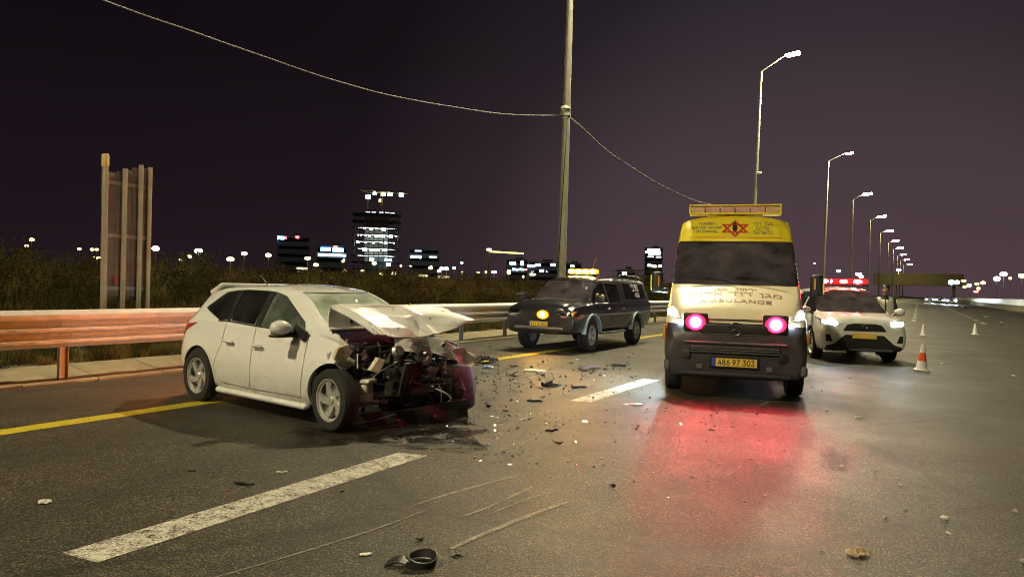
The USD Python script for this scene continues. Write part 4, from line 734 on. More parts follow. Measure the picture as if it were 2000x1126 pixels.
tk = wf(711, 760, .03); wt_ = obj('washer_tank', T(rbx((0, 0, 0), (.15, .15, .21), .03), tk + [0, 0, -.02], (0, 0, 16)), Mt['tank_plastic'], wk, label='cream plastic washer tank hanging beside the front wheel')
obj('tank_lid', T(rbx((0, 0, 0), (.22, .17, .05), .02), tk + [0, 0, .085], (0, -4, 16)), Mt['tank_plastic'], wt_); obj('tank_neck', cyl(tk + [-.04, -.02, .10], tk + [-.09, -.05, .17], .025, .02, 12), Mt['tank_plastic'], wt_); obj('tank_rib', T(rbx((0, 0, 0), (.16, .16, .018), .006), tk + [0, 0, -.04], (0, 0, 16)), Mt['tank_plastic'], wt_)
for q in range(16):
    px, py = R2.uniform(690, 905), R2.uniform(674, 790); n_ = R2.integers(4, 7); a_ = np.sort(R2.uniform(0, 6.28, n_)); r_ = R2.uniform(5, 15, n_)
    try: sheetp([(px + r_[i] * math.cos(a_[i]), py + .8 * r_[i] * math.sin(a_[i])) for i in range(n_)], R2.uniform(-.05, .10), R2.uniform(.008, .03), Mt[('engine_metal', 'grey_plastic', 'cream_plastic', 'black_plastic')[q % 4]], 'torn_bracket', .025, 30 + q)
    except Exception: pass
for q in range(14):
    c_ = np.array([R2.uniform(700, 900), R2.uniform(680, 790)]); pts = [tuple(c_ + R2.normal(size=2) * [16, 11]) for _ in range(4)]; obj('wire', tube(spline([wf(*p, R2.uniform(-.04, .06)) for p in pts], 22), R2.uniform(.004, .010), 6), Mt[('black_plastic', 'engine_metal', 'white_print', 'engine_dark')[q % 4]], wk)
sheetp([(733, 697), (745, 700), (733, 727), (718, 722)], -.06, .08, Mt['tank_plastic'], 'relay_box', .008, 2)
sheetp([(655, 678), (672, 672), (684, 684), (676, 698), (684, 716), (662, 722), (648, 700)], .10, .06, Mt['cream_plastic'], 'headlamp_housing', .03, 3, 'broken pale headlamp housing')
sheetp([(636, 690), (652, 682), (664, 690), (660, 702), (640, 706)], .16, .03, Mt['torn_white'], 'wing_remnant', .03, 14)
sheetp([(752, 720), (793, 713), (786, 742), (760, 745)], .02, .03, Mt['engine_metal'], 'bracket', .02, 4)
sheetp([(830, 718), (856, 716), (848, 744), (838, 736)], .02, .02, Mt['engine_metal'], 'bracket', .02, 5)
sheetp([(690, 690), (735, 688), (738, 712), (700, 720)], .20, .03, Mt['engine_metal'], 'bracket', .03, 6)
sheetp([(870, 715), (895, 712), (890, 726), (872, 728)], .0, .02, Mt['engine_metal'], 'bracket', .02, 7)
sheetp([(735, 750), (880, 738), (886, 800), (745, 818)], .10, .03, Mt['black_plastic'], 'fan_shroud', .03, 8)
sheetp([(700, 806), (770, 802), (905, 778), (912, 812), (850, 826), (720, 832)], -.06, .03, Mt['black_plastic'], 'splash_shield', .04, 9)
sheetp([(772, 662), (852, 657), (880, 672), (922, 690), (926, 700), (900, 706), (850, 690), (800, 686), (770, 682)], .05, .02, Mt['torn_white'], 'slam_panel', .06, 10, 'crumpled panel below the bonnet')
sheetp([(880, 682), (905, 676), (926, 704), (922, 716), (896, 712)], -.03, .012, Mt['torn_white'], 'wing_remnant', .05, 11, 'torn left wing edge')
sheetp([(846, 744), (900, 736), (906, 760), (896, 778), (850, 778)], .0, .02, Mt['engine_dark'], 'grille_remnant', .05, 12)
sheetp([(752, 745), (766, 742), (764, 768), (752, 772)], -.03, .03, Mt['engine_metal'], 'fluid_bottle', .01, 13)
# bumper cover: curved dark strip hanging on the left front corner
cv = np.array([[wf(px, py, -.05 + .05 * k) for k, (px, py) in enumerate(row)] for row in ([(884, 722), (902, 716), (916, 716), (922, 720)], [(884, 752), (906, 748), (921, 746), (927, 748)], [(880, 786), (904, 782), (922, 778), (928, 776)], [(868, 812), (896, 806), (916, 798), (926, 792)])])
BP = np.dstack([RectBivariateSpline(np.linspace(0, 1, 4), np.linspace(0, 1, 4), cv[:, :, k])(np.linspace(0, 1, 24), np.linspace(0, 1, 24)) for k in range(3)])
obj('bumper_cover', thick(BP, .012), pbr('bumper_gloss', (.007, .006, .007), .5, coat=.15, spec=.2), wk, smooth=40, label='torn dark bumper corner')
bb = [wf(690, 772, .12), wf(760, 768, .04), wf(830, 760, .04), wf(900, 745, .08)]
obj('bumper_beam', tube(spline(bb, 24), .045, 10), Mt['engine_metal'], wk)
obj('pulley', T(revolve([(0, 0), (.09, 0), (.105, .015), (.095, .03), (.105, .045), (.06, .05), (.05, .03), (0, .03)], 28), wf(823, 695, .04), (0, 78, -16)), Mt['engine_metal'], wk)
obj('alternator', T(revolve([(0, 0), (.06, 0), (.075, .03), (.075, .10), (.05, .13), (0, .13)], 20), wf(770, 690, .12), (0, 70, -16)), Mt['engine_metal'], wk)
hoses = [([(680, 700), (700, 712), (716, 722)], .022, 'cream_plastic', .04), ([(770, 708), (790, 703), (812, 706)], .006, 'white_print', .0), ([(700, 740), (720, 736), (745, 742), (752, 760)], .012, 'black_plastic', .0), ([(836, 676), (842, 695), (838, 715)], .010, 'engine_metal', .03), ([(870, 705), (874, 728), (888, 735)], .008, 'engine_metal', .0),
         ([(690, 828), (730, 820), (772, 808)], .007, 'engine_metal', -.12), ([(742, 690), (775, 684), (800, 690), (815, 720)], .018, 'black_plastic', .06), ([(720, 680), (745, 676), (770, 672)], .014, 'engine_dark', .1), ([(860, 690), (885, 686), (918, 692)], .007, 'steel', -.02), ([(800, 742), (830, 750), (870, 748)], .008, 'engine_metal', -.02),
         ([(738, 668), (742, 690), (735, 712)], .009, 'engine_metal', .1), ([(858, 752), (862, 775), (856, 800)], .006, 'steel', -.03), ([(700, 700), (690, 720), (705, 735)], .016, 'black_plastic', .02), ([(780, 760), (800, 772), (835, 770), (850, 790)], .012, 'black_plastic', -.03)]
for pts, r, m, dpt in hoses: obj('hose', tube(spline([wf(*p, dpt) for p in pts], 20), r, 7), Mt[m], wk)
obj('strut_tower', rbx((1.24, -.56, .72), (.22, .20, .30), .05), Mt['engine_dark'], wk); obj('strut_tower', rbx((1.3, .58, .72), (.22, .20, .28), .05), Mt['engine_dark'], wk)
obj('orange_cap', T(rbx((0, 0, 0), (.02, .02, .07), .008), wf(677, 668, .22), (15, 0, 0)), Mt['amber_plastic'], wk)
obj('wiper_cowl', rbx((1.0, -.1, .985), (.10, 1.1, .03), .012), Mt['black_plastic'], wk)
frag = []
for q in range(90):
    px, py = R2.uniform(690, 900), R2.uniform(668, 800); p = wf(px, py, R2.uniform(-.02, .16)); frag.append(T(jag(R2.uniform(.02, .055), R2.uniform(.008, .03), 6, q), p, R2.uniform(0, 360, 3)))
tag(obj('engine_bay_fragments', frag[:60], Mt['engine_dark'], wk, smooth=False), kind='stuff'); tag(obj('bright_fragments', frag[60:], Mt['engine_metal'], wk, smooth=False), kind='stuff')
# ------------------------------------------------------------------ lettering
HEB = {'מ': [[(0, 0), (.14, 1)], [(.12, .72), (.35, 1), (.65, 1), (.8, .82), (.8, 0), (.38, 0)]], 'ם': [[(.06, 0), (.06, 1), (.65, 1), (.8, .85), (.8, 0), (.06, 0)]], 'ג': [[(.12, 1), (.42, 1), (.5, .8), (.5, .35), (.62, 0)], [(.5, .35), (.05, 0)]],
       'ן': [[(.08, 1), (.32, 1), (.32, -.35)]], 'ד': [[(0, 1), (.78, 1)], [(.6, 1), (.6, 0)]], 'ו': [[(.05, 1), (.3, 1), (.3, 0)]], 'א': [[(.05, 1), (.78, 0)], [(.22, .75), (.05, .35), (.05, 0)], [(.72, 1), (.7, .7), (.48, .48)]],
       'ב': [[(.1, 1), (.5, 1), (.6, .85), (.6, 0)], [(0, 0), (.8, 0)]], 'י': [[(.05, 1), (.3, 1), (.3, .6)]], 'ש': [[(0, 1), (.12, .1), (.5, 0), (.85, .3), (.92, 1)], [(.46, 1), (.42, .5), (.1, .3)]], 'ר': [[(0, 1), (.5, 1), (.66, .85), (.66, 0)]],
       'ל': [[(.12, 1.35), (.12, 1), (.66, 1), (.66, .75), (.3, 0)]], 'ק': [[(0, 1), (.66, 1), (.72, .6), (.46, .12)], [(.1, .65), (.1, -.35)]], 'נ': [[(.1, 1), (.42, 1), (.42, 0), (0, 0)]], 'ת': [[(.1, 1), (.6, 1), (.72, .85), (.72, 0)], [(.2, 1), (.2, .1), (0, 0)]], ' ': []}
def hebrew(s, h, bold=.085):
    x, out = 0.0, []
    for c in s:                                            # right to left
        st = HEB[c]; w = max([p[0] for l in st for p in l] or [.4])
        for l in st: out.append(LineString([((x - w + px) * h, py * h) for px, py in l]).buffer(bold * h, 3, cap_style=3, join_style=2))
        x -= w + .26
    g = unary_union(out); return affinity.translate(g, -(g.bounds[0] + g.bounds[2]) / 2, 0)
def fine(m, e=.05):
    v, f = trimesh.remesh.subdivide_to_size(m.vertices, m.faces, e); return trimesh.Trimesh(v, f, process=False)
def latin(s, h, bold=False):
    m = meshkit.text_mesh(s, h, .003, bold); m.apply_translation([-m.bounds[:, 0].mean(), 0, 0]); return m
def poly_m(g): return extrude(g, .003)
def wrap(m, fn, e=.025):
    """lay flat lettering (x right, y up) on a surface: fn maps (u, v) to points, z stays the height above it"""
    m = fine(tm(m), e); v = m.vertices; P, N = fn(v[:, 0], v[:, 1]); m.vertices = P + N * v[:, 2:3]; m.fix_normals(); return m
def plate(parent, c, w, h, text, mat, face=(1, 0, 0), tilt=0, ink=None, blue=True):
    """number plate facing +x"""
    p = obj('number_plate', T(rbx((0, 0, 0), (.012, w, h), .005), c, (0, tilt, 0)), mat, parent)
    t = latin(text, h * .62, True); t.apply_translation([w * .05, -h * .31, 0]); s_ = min(1, w * .80 / (t.bounds[1, 0] - t.bounds[0, 0])); t.vertices[:, 0] *= s_
    v = t.vertices.copy(); t.vertices = np.c_[.0065 + v[:, 2], v[:, 0], v[:, 1]]; t.fix_normals(); obj('plate_digits', T(t, c, (0, tilt, 0)), ink or Mt['ink'], p)
    if blue: obj('plate_badge', T(bx((.0065, -w / 2 + w * .055, 0), (.003, w * .085, h * .9)), c, (0, tilt, 0)), Mt['blue_print'], p)
    fr = extrude(sbox(-w / 2, -h / 2, w / 2, h / 2).buffer(.004).difference(sbox(-w / 2 + .006, -h / 2 + .006, w / 2 - .006, h / 2 - .006)), .004); v = fr.vertices.copy(); fr.vertices = np.c_[.006 + v[:, 2], v[:, 0], v[:, 1]]; fr.fix_normals(); obj('plate_frame', T(fr, c, (0, tilt, 0)), Mt['black_plastic'], p)

head_em = glow('headlamp_light', (.80, .93, 1.0), 60.0); head_soft = glow('daylight_lamp', (.75, .93, 1.0), 60.0)
suv_head = glow('patrol_headlamp_light', (.66, .90, 1.0), 340.0); far_head = glow('oncoming_headlamp_light', (.80, .95, 1.0), 1500.0)
strobe_em = glow('red_strobe_light', (1.0, .035, .085), 640.0); red_glass = glow('lit_red_lens', (1.0, .012, .075), 3.2); red_bar_glass = glow('lit_red_bar', (1.0, .012, .012), 2.6); amber_glass = glow('lit_amber_lens', (1.0, .33, .008), 3.4); red_em = glow('red_beacon_light', (1.0, .04, .05), 160.0)
amber_em = glow('amber_beacon_light', (1.0, .42, .03), 900.0); amber_strobe = glow('amber_strobe_light', (1.0, .42, .03), 700.0); side_em = glow('side_lamp_light', (.66, .88, 1.0), 2800.0)

# ------------------------------------------------------------------ the ambulance
AMB = (-2.42, 11.05, 0)
am = thing('ambulance', 'tall yellow and cream ambulance van facing the camera with red grille strobes', 'ambulance', AMB, -76.5)
ast = [(-4.95, .45, .9, 1.3, 2.55, 2.70, .88, .96, .95, .84), (-4.8, .42, .9, 1.3, 2.62, 2.79, .90, .985, .975, .875), (-1.35, .34, .9, 1.3, 2.62, 2.79, .92, .995, .99, .875), (-1.05, .33, .9, 1.3, 2.48, 2.67, .92, .995, .99, .885), (-.75, .33, .9, 1.3, 2.22, 2.37, .92, .995, .99, .905),
       (-.3, .33, .9, 1.29, 1.86, 1.97, .92, .995, .985, .92), (.1, .33, .88, 1.26, 1.50, 1.60, .92, .99, .97, .92), (.45, .32, .85, 1.20, 1.36, 1.45, .91, .985, .955, .87), (.78, .30, .8, 1.10, 1.20, 1.28, .89, .97, .92, .80), (.92, .30, .75, .98, 1.06, 1.14, .86, .945, .88, .70), (1.0, .32, .7, .88, .95, 1.02, .82, .91, .83, .62), (1.03, .40, .66, .80, .86, .90, .75, .85, .78, .52)]
A = Shell(ast, .04, 110)
aw = A.window(front_prism([(-.945, 1.60), (.945, 1.60), (.885, 2.31), (-.885, 2.31)], -.95, .3, .05))
asw = {}
for sy in (-1, 1):
    asw[sy] = [A.window(side_prism([(-.98, 1.42), (-.20, 1.42), (-.10, 1.52), (-.62, 2.06), (-.98, 2.10)], sy * .5, sy * 1.2)), A.window(side_prism([(-2.6, 1.5), (-1.6, 1.5), (-1.6, 2.15), (-2.6, 2.15)], sy * .5, sy * 1.2))]
    A.cut(arch(0, .42, sy * .62, sy * 1.3, .36)); A.cut(arch(-3.66, .42, sy * .62, sy * 1.3, .36)); A.cut(seam([(-.05, 1.42), (-.42, .9), (-.42, .42), (-1.2, .42), (-1.2, 2.2)], sy * .5, sy * 1.2))
A.cut(front_prism(np.array(LineString([(-.93, 1.20), (-.62, 1.06), (.62, 1.06), (.93, 1.20)]).buffer(.006).exterior.coords)[:-1], .3, 1.2, 0))
upper = mf(bx((-2, 0, 3.02), (8, 3, 2.8))); front = mf(bx((.78, 0, .52), (.80, 3, 1.04)))
obj('body', tm(A.body - upper - front), Mt['cream_paint'], am); obj('roof_and_pillars', tm(A.body ^ upper), Mt['yellow_paint'], am); obj('bumper', tm((A.body - upper) ^ front), Mt['bumper_black'], am)
obj('lining', tm(mf(loft(ast, .05, 60)) - mf(loft(ast, .06, 60)) - front_prism([(-1.1, 1.5), (1.1, 1.5), (1.0, 2.5), (-1.0, 2.5)], -1.3, .6) - sum((side_prism([(-2.7, 1.4), (0, 1.4), (0, 2.2), (-2.7, 2.2)], s_ * .4, s_ * 1.2) for s_ in (-1, 1)), Manifold())), Mt['interior'], am)
obj('windscreen', aw, Mt['glass_veiled'], am)
for sy in (-1, 1):
    for g in asw[sy]: obj('side_window', g, Mt['glass_dark'], am)
obj('bulkhead', bx((-1.45, 0, 1.6), (.03, 1.7, 1.9)), Mt['interior'], am)
obj('dashboard', rbx((-.15, 0, 1.40), (.5, 1.7, .22), .06), Mt['interior'], am)
for sy in (-.5, .5):
    s_ = obj('seat', rbx((-1.0, sy, 1.0), (.5, .5, .2), .06), Mt['interior'], am); obj('backrest', rbx((-1.25, sy, 1.45), (.15, .48, .7), .06, (0, -10, 0)), Mt['interior'], s_); obj('headrest', rbx((-1.31, sy, 1.90), (.1, .26, .2), .05), Mt['interior'], s_)
obj('windscreen_sticker', T(bx((0, 0, 0), (.004, .16, .10)), (-.66, .17, 2.20), (0, -52, 0)), Mt['white_print'], am)
obj('parking_card', T(bx((0, 0, 0), (.004, .09, .08)), (-.28, .02, 1.80), (0, -52, 0)), Mt['white_print'], am)
for y0, y1 in ((-.70, .02), (.0, .72)): obj('wiper', tube(spline([(.10, y1, 1.625), (.00, (y0 + y1) / 2, 1.72), (-.02, y0, 1.735)], 12), .012, 6), Mt['black_plastic'], am)
# headlamps, strobes, grille
for sy in (-1, 1):
    hp = [(sy * .70, 1.055), (sy * .95, 1.13), (sy * .955, 1.27), (sy * .88, 1.29), (sy * .74, 1.17)]
    if sy < 0: hp = hp[::-1]
    h = obj('headlamp', T(A.skin(front_prism(hp, .45, 1.2, .01)), (.006, 0, 0)), Mt['lens'], am)
    hc_ = [(sy * .77, 1.125), (sy * .93, 1.155), (sy * .935, 1.255), (sy * .87, 1.265)]; hc_ = hc_[::-1] if sy < 0 else hc_
    obj('lamp_core', T(A.skin(front_prism(hc_, .45, 1.2, .02)), (.012, 0, 0)), head_em, h)
    obj('running_lamp', tube(spline([(.965, sy * .64, 1.075), (.945, sy * .70, 1.07), (.92, sy * .78, 1.085)], 10), .016, 6), head_soft, h)
    sc_ = (1.03, sy * .525, 1.068); s_ = obj('strobe_bezel', rbx((1.0, sy * .525, 1.068), (.05, .33, .26), .03), Mt['black_plastic'], am)
    obj('strobe_lamp', T(trimesh.creation.icosphere(4), (1.012, sy * .525, 1.068), s=(.045, .150, .118)), lamp_glow('red_strobe_' + ('right' if sy < 0 else 'left'), sc_, (1.0, .05, .09), (1.0, .008, .035), [(0, 1.0), (.036, .9), (.056, .16), (.078, .016), (.100, .0035), (.13, .0012), (.17, .0005)], 3300.0), s_)
    obj('side_lamp', rbx((-.18, sy * .995, .98), (.16, .022, .05), .01), side_em if sy < 0 else head_soft, am); obj('side_lamp', rbx((-.9, sy * 1.0, .86), (.16, .022, .045), .01), side_em if sy < 0 else head_soft, am)
    obj('side_stripe', tm((mf(loft(ast, -.004, 60)) - mf(loft(ast, .02, 60))) ^ mf(bx((-2.7, sy * .95, .78), (4.3, .3, .16)))), Mt['red_print'], am)
    obj('fog_lamp', rbx((1.0, sy * .66, .62), (.04, .10, .07), .02), Mt['chrome'], am)
    mm = obj('mirror', rbx((-.02, sy * 1.15, 1.62), (.13, .18, .32), .05), Mt['black_plastic'], am); obj('mirror_arm', rbx((-.05, sy * 1.05, 1.50), (.10, .16, .08), .03), Mt['black_plastic'], mm); obj('mirror_edge', rbx((.05, sy * 1.235, 1.62), (.03, .022, .24), .012), Mt['yellow_paint'], mm)
    obj('mirror_indicator', rbx((.055, sy * 1.12, 1.64), (.02, .022, .16), .008), Mt['amber_plastic'], mm)
    obj('corner_reflector', rbx((.80, sy * .965, .9), (.10, .02, .20), .008, (0, 0, sy * -14)), Mt['amber_plastic'], am)
gl = rbx((1.0, 0, .98), (.06, .92, .17), .04); obj('grille', gl, Mt['black_plastic'], am)
for k in range(4): obj('grille_bar', rbx((1.03, 0, .915 + .043 * k), (.014, .86, .013), .005), Mt['grey_plastic'], am)
em = [T(trimesh.creation.torus(.088, .008, 32, 8), (1.052, 0, .99), (0, 90, 0))] + [cyl((1.052, 0, .99), (1.052, .084 * math.sin(a), .99 + .084 * math.cos(a)), .009, .003, 6) for a in (0, 2.094, 4.189)]
obj('emblem', em, Mt['chrome'], am)
obj('bumper_grille', rbx((1.035, 0, .70), (.03, 1.2, .12), .02), Mt['black_plastic'], am)
for k in range(3): obj('bumper_slat', rbx((1.055, 0, .665 + .035 * k), (.01, 1.16, .01), .004), Mt['grey_plastic'], am)
for sy in (-1, 1):
    obj('intake', rbx((1.0, sy * .70, .615), (.05, .26, .15), .03, (0, 0, sy * 12)), Mt['black_plastic'], am); obj('tow_cover', rbx((1.042, sy * .46, .46), (.012, .09, .07), .01), Mt['grey_plastic'], am)
    obj('parking_sensor', tm(Manifold.sphere(.018, 10)).apply_translation((1.035, sy * .30, .60)), Mt['grey_plastic'], am); obj('bumper_corner', rbx((.93, sy * .86, .45), (.20, .10, .16), .04, (0, 0, sy * 40)), Mt['grey_plastic'], am)
obj('bumper_step', rbx((1.03, 0, .795), (.05, 1.35, .035), .014), Mt['grey_plastic'], am); obj('bonnet_gap', rbx((.965, 0, 1.118), (.03, 1.1, .012), .004), Mt['black_plastic'], am)
obj('bumper_lip', rbx((1.0, 0, .36), (.10, 1.5, .08), .03), Mt['black_plastic'], am)
plate(am, (1.062, -.0, .535), .60, .125, '486 97 303', Mt['plate_yellow'])
for y_ in (-.0,): obj('plate_holder', rbx((1.045, 0, .535), (.02, .66, .17), .008), Mt['black_plastic'], am)
for sy in (-1, 1):
    for xx in (0, -3.66):
        add_wheel(am, xx, sy * .86, .345, .235, .21, 6, .0, .55, mat=Mt['alloy_dark'])
        a = np.linspace(0, math.pi, 16); obj('wheel_arch_liner', tm(side_prism([(xx + .425 * math.cos(t), .36 + .425 * math.sin(t)) for t in a] + [(xx + .41 * math.cos(t), .36 + .41 * math.sin(t)) for t in a[::-1]], sy * .55, sy * .93, 0)), Mt['engine_dark'], am)
    obj('side_step', rbx((-.75, sy * .97, .38), (.9, .14, .06), .02), Mt['black_plastic'], am)
obj('front_axle', cyl((0, -.7, .33), (0, .7, .33), .05, n=8), Mt['engine_dark'], am); obj('rear_axle', [cyl((-3.66, -.7, .33), (-3.66, .7, .33), .07, n=8), tm(Manifold.sphere(.15, 16)).apply_translation((-3.66, 0, .33))], Mt['engine_dark'], am)
obj('gearbox', rbx((-.4, 0, .42), (1.2, .4, .3), .06), Mt['engine_dark'], am)
# roof light bar
lb = obj('light_bar', rbx((-1.36, 0, 2.805), (.32, 1.48, .03), .012), Mt['yellow_paint'], am)
obj('light_bar_lid', rbx((-1.36, 0, 2.945), (.32, 1.48, .025), .008), Mt['yellow_paint'], lb)
for k in range(6): obj('light_bar_lens', rbx((-1.36, -.60 + .24 * k, 2.875), (.27, .228, .11), .015), pbr(f'bar_lens_{k}', (.62, .40, .26) if k in (0, 5) else (.60, .36, .34), .2, coat=.6, var=.2, scale=30), lb)
for y_ in (-.73, 0.72): obj('light_bar_cap', rbx((-1.36, y_, 2.875), (.31, .03, .15), .012), Mt['yellow_paint'], lb)
for y_ in (-.38, .38): obj('light_bar_foot', rbx((-1.36, y_, 2.775), (.20, .12, .05), .01), Mt['cream_paint'], lb)
# lettering and emblem
def bonnet_fn(v0):
    def f(u, v):
        X = v0 + (-v) * .78; z = on_top(A.tri, np.c_[X, u], .004); return np.c_[X, u, z], np.tile([.45, 0, .89], (len(u), 1))
    return f
def cap_fn(z0):
    def f(u, v):
        Z = z0 + v * .80; x = on_front(A.tri, np.c_[u, Z], .005); return np.c_[x, u, Z], np.tile([.8, 0, .6], (len(u), 1))
    return f
obj('bonnet_lettering', wrap(latin('AMBULANCE', .115, True), bonnet_fn(.66)), Mt['brown_print'], am)
def words(ws, h, gap, v0):
    gs = [hebrew(w, h) for w in ws]; wd = [g.bounds[2] - g.bounds[0] for g in gs]; x = (sum(wd) + gap * (len(ws) - 1)) / 2
    for g, w in zip(gs, wd): obj('bonnet_lettering', wrap(poly_m(affinity.translate(g, x - w / 2, 0)), bonnet_fn(v0)), Mt['brown_print'], am); x -= w + gap
words(['מגן', 'דוד', 'אדום'], .13, .09, .45)
words(['ירקון', 'מגן'], .085, .12, .27)
tri = lambda up: Polygon([(.155 * math.sin(a), up * .155 * math.cos(a)) for a in (0, 2.0944, 4.18879)])
star = unary_union([affinity.scale(tri(q).buffer(.016, join_style=2), 1.35, 1).difference(affinity.scale(tri(q).buffer(-.012, join_style=2), 1.35, 1)) for q in (1, -1)])
obj('red_star_emblem', wrap(poly_m(star), cap_fn(2.53)), Mt['red_print'], am)
obj('emblem_drop', wrap(poly_m(Polygon([(0, .20), (.035, .05), (.042, -.01), (.025, -.05), (0, -.06), (-.025, -.05), (-.042, -.01), (-.035, .05)])), cap_fn(2.53)), Mt['ink'], am)
obj('emblem_ring', wrap(poly_m(Point(0, -.11).buffer(.055).difference(Point(0, -.10).buffer(.036))), cap_fn(2.53)), Mt['red_print'], am)
for k, s_ in enumerate(('מגן דוד', 'אדום', 'בישראל')): obj('cap_lettering', wrap(poly_m(affinity.translate(hebrew(s_, .055), .43, .075 - .095 * k)), cap_fn(2.53)), Mt['grey_print'], am)
for k, s_ in enumerate(('MAGEN', 'DAVID ADOM', 'IN ISRAEL')):
    m = latin(s_, .052, True); m.apply_translation([-.44, .085 - .088 * k, 0]); obj('cap_lettering', wrap(m, cap_fn(2.53)), Mt['grey_print'], am)
obj('cap_line', wrap(poly_m(sbox(-.72, -.004, .72, .004)), cap_fn(2.375)), Mt['red_print'], am)

# ------------------------------------------------------------------ sport utility vehicles (the patrol car and three far oncoming cars)
sst = [(-3.62, .5, .7, 1.0, 1.33, 1.40, .70, .80, .75, .55), (-3.5, .35, .75, 1.05, 1.53, 1.60, .82, .90, .85, .60), (-2.7, .25, .75, 1.08, 1.59, 1.67, .84, .925, .87, .62), (-1.2, .22, .75, 1.06, 1.61, 1.70, .84, .927, .88, .63), (-.7, .22, .75, 1.05, 1.55, 1.67, .84, .927, .88, .645),
       (-.2, .22, .75, 1.04, 1.30, 1.45, .84, .927, .88, .68), (.2, .22, .75, 1.02, 1.08, 1.18, .84, .927, .88, .72), (.38, .22, .74, .99, 1.04, 1.115, .84, .925, .875, .73), (.7, .23, .70, .93, .98, 1.055, .83, .915, .86, .71), (.86, .25, .65, .86, .91, .985, .78, .89, .82, .64), (.93, .27, .6, .76, .82, .89, .73, .84, .77, .54), (.955, .33, .55, .70, .75, .80, .66, .78, .70, .46)]
def suv(label, loc, bar=True, group=None, catg='car', colour='white_paint', rz=-90):
    t = thing('patrol_car' if bar else 'oncoming_car', label, catg, loc, rz, group); B = Shell(sst, .04, 90)
    fw = B.window(front_prism([(-.78, 1.10), (.78, 1.10), (.62, 1.62), (-.62, 1.62)], -.9, .5, .04)); sw = []
    for sy in (-1, 1):
        sw += [B.window(side_prism([(-.62, 1.08), (-.02, 1.08), (-.42, 1.42), (-.72, 1.50), (-1.1, 1.54), (-1.1, 1.08)], sy * .5, sy * 1.1)), B.window(side_prism([(-1.2, 1.08), (-2.2, 1.09), (-2.3, 1.5), (-1.2, 1.545)], sy * .5, sy * 1.1)), B.window(side_prism([(-2.35, 1.14), (-2.9, 1.2), (-2.75, 1.47), (-2.4, 1.49)], sy * .5, sy * 1.1))]
        for xx in (0, -2.69): B.cut(arch(xx, .42, sy * .6, sy * 1.3, .36))
        for ln in ([(.12, 1.0), (.10, .5), (.02, .28), (-1.1, .28), (-1.15, 1.05)], [(-1.15, .28), (-2.0, .28), (-2.25, .7), (-2.28, 1.08)]): B.cut(seam(ln, sy * .5, sy * 1.1))
    low = front_prism([(-.80, .10), (-.80, .36), (-.62, .42), (-.40, .62), (.40, .62), (.62, .42), (.80, .36), (.80, .10)], .55, 1.2, .02); up = front_prism([(-.46, .70), (.46, .70), (.36, .84), (.22, .87), (-.22, .87), (-.36, .84)], .6, 1.2, .02)
    fog = front_prism([(-.80, .46), (-.66, .46), (-.72, .62), (-.80, .62)], .5, 1.2, .01) + front_prism(mir([(-.80, .46), (-.66, .46), (-.72, .62), (-.80, .62)]), .5, 1.2, .01)
    gm = low + up + fog; ins = tm((B.ga - B.gb) ^ gm); B.cut(gm)
    obj('body', tm(B.body), Mt[colour], t); obj('grille', ins, Mt['black_plastic'], t)
    obj('windscreen', fw, Mt['glass_veiled'], t)
    for g in sw: obj('side_window', g, Mt['glass_dark'], t)
    obj('lining', tm(mf(loft(sst, .05, 50)) - mf(loft(sst, .06, 50)) - mf(bx((-1.2, 0, 1.38), (3.6, 3, .64)))), Mt['interior'], t)
    for zz in (.735, .77, .805): obj('grille_bar', rbx((.925, 0, zz), (.015, .80 - (zz - .7) * 1.2, .012), .005), Mt['grey_plastic'], t)
    obj('badge', T(trimesh.creation.torus(.045, .008, 24, 8), (.955, 0, .80), (0, 90, 0), (1, 1, 1.0)), Mt['chrome'], t)
    for sy in (-1, 1):
        hp = [(sy * .47, .85), (sy * .60, .80), (sy * .86, .84), (sy * .88, .96), (sy * .80, .965)]; hp = hp[::-1] if sy < 0 else hp
        obj('headlamp', T(B.skin(front_prism(hp, .4, 1.2, .008)), (.006, 0, 0)), Mt['lens'], t); hq = [(sy * .55, .86), (sy * .60, .835), (sy * .84, .86), (sy * .85, .93), (sy * .62, .915)]; hq = hq[::-1] if sy < 0 else hq
        obj('lamp_core', T(B.skin(front_prism(hq, .4, 1.2, .01)), (.012, 0, 0)) if bar else rbx((.86, sy * .72, .885), (.2, .34, .20), .02, (0, 0, sy * 22)), suv_head if bar else far_head, t)
        mirror(t, (.0, sy * 1.03, 1.13), (.16, .24, .17), sy, Mt[colour]); obj('fog_lamp', rbx((.90, sy * .62, .47), (.03, .07, .04), .012), Mt['red_plastic'] if bar else Mt['chrome'], t)
        for xx in (0, -2.69): add_wheel(t, xx, sy * .80, .35, .225, .235, 5, .1, .6)
    for sx, sy in ((-.75, -.38), (-.75, .38), (-1.7, 0)): obj('seat_back', rbx((sx, sy, 1.05), (.16, .5 if sx > -1 else 1.2, .72), .06, (0, -12, 0)), Mt['interior'], t)
    obj('dashboard', rbx((-.12, 0, 1.0), (.4, 1.5, .2), .06), Mt['interior'], t)
    plate(t, (.962, 0, .575), .50, .115, '30 412 81' if False else '', Mt['plate_yellow'], blue=True) if False else obj('number_plate', rbx((.965, .0, .60), (.012, .50, .115), .005), Mt['plate_yellow'], t)
    obj('lower_lip', rbx((.93, 0, .29), (.06, 1.2, .05), .02), Mt['grey_plastic'], t)
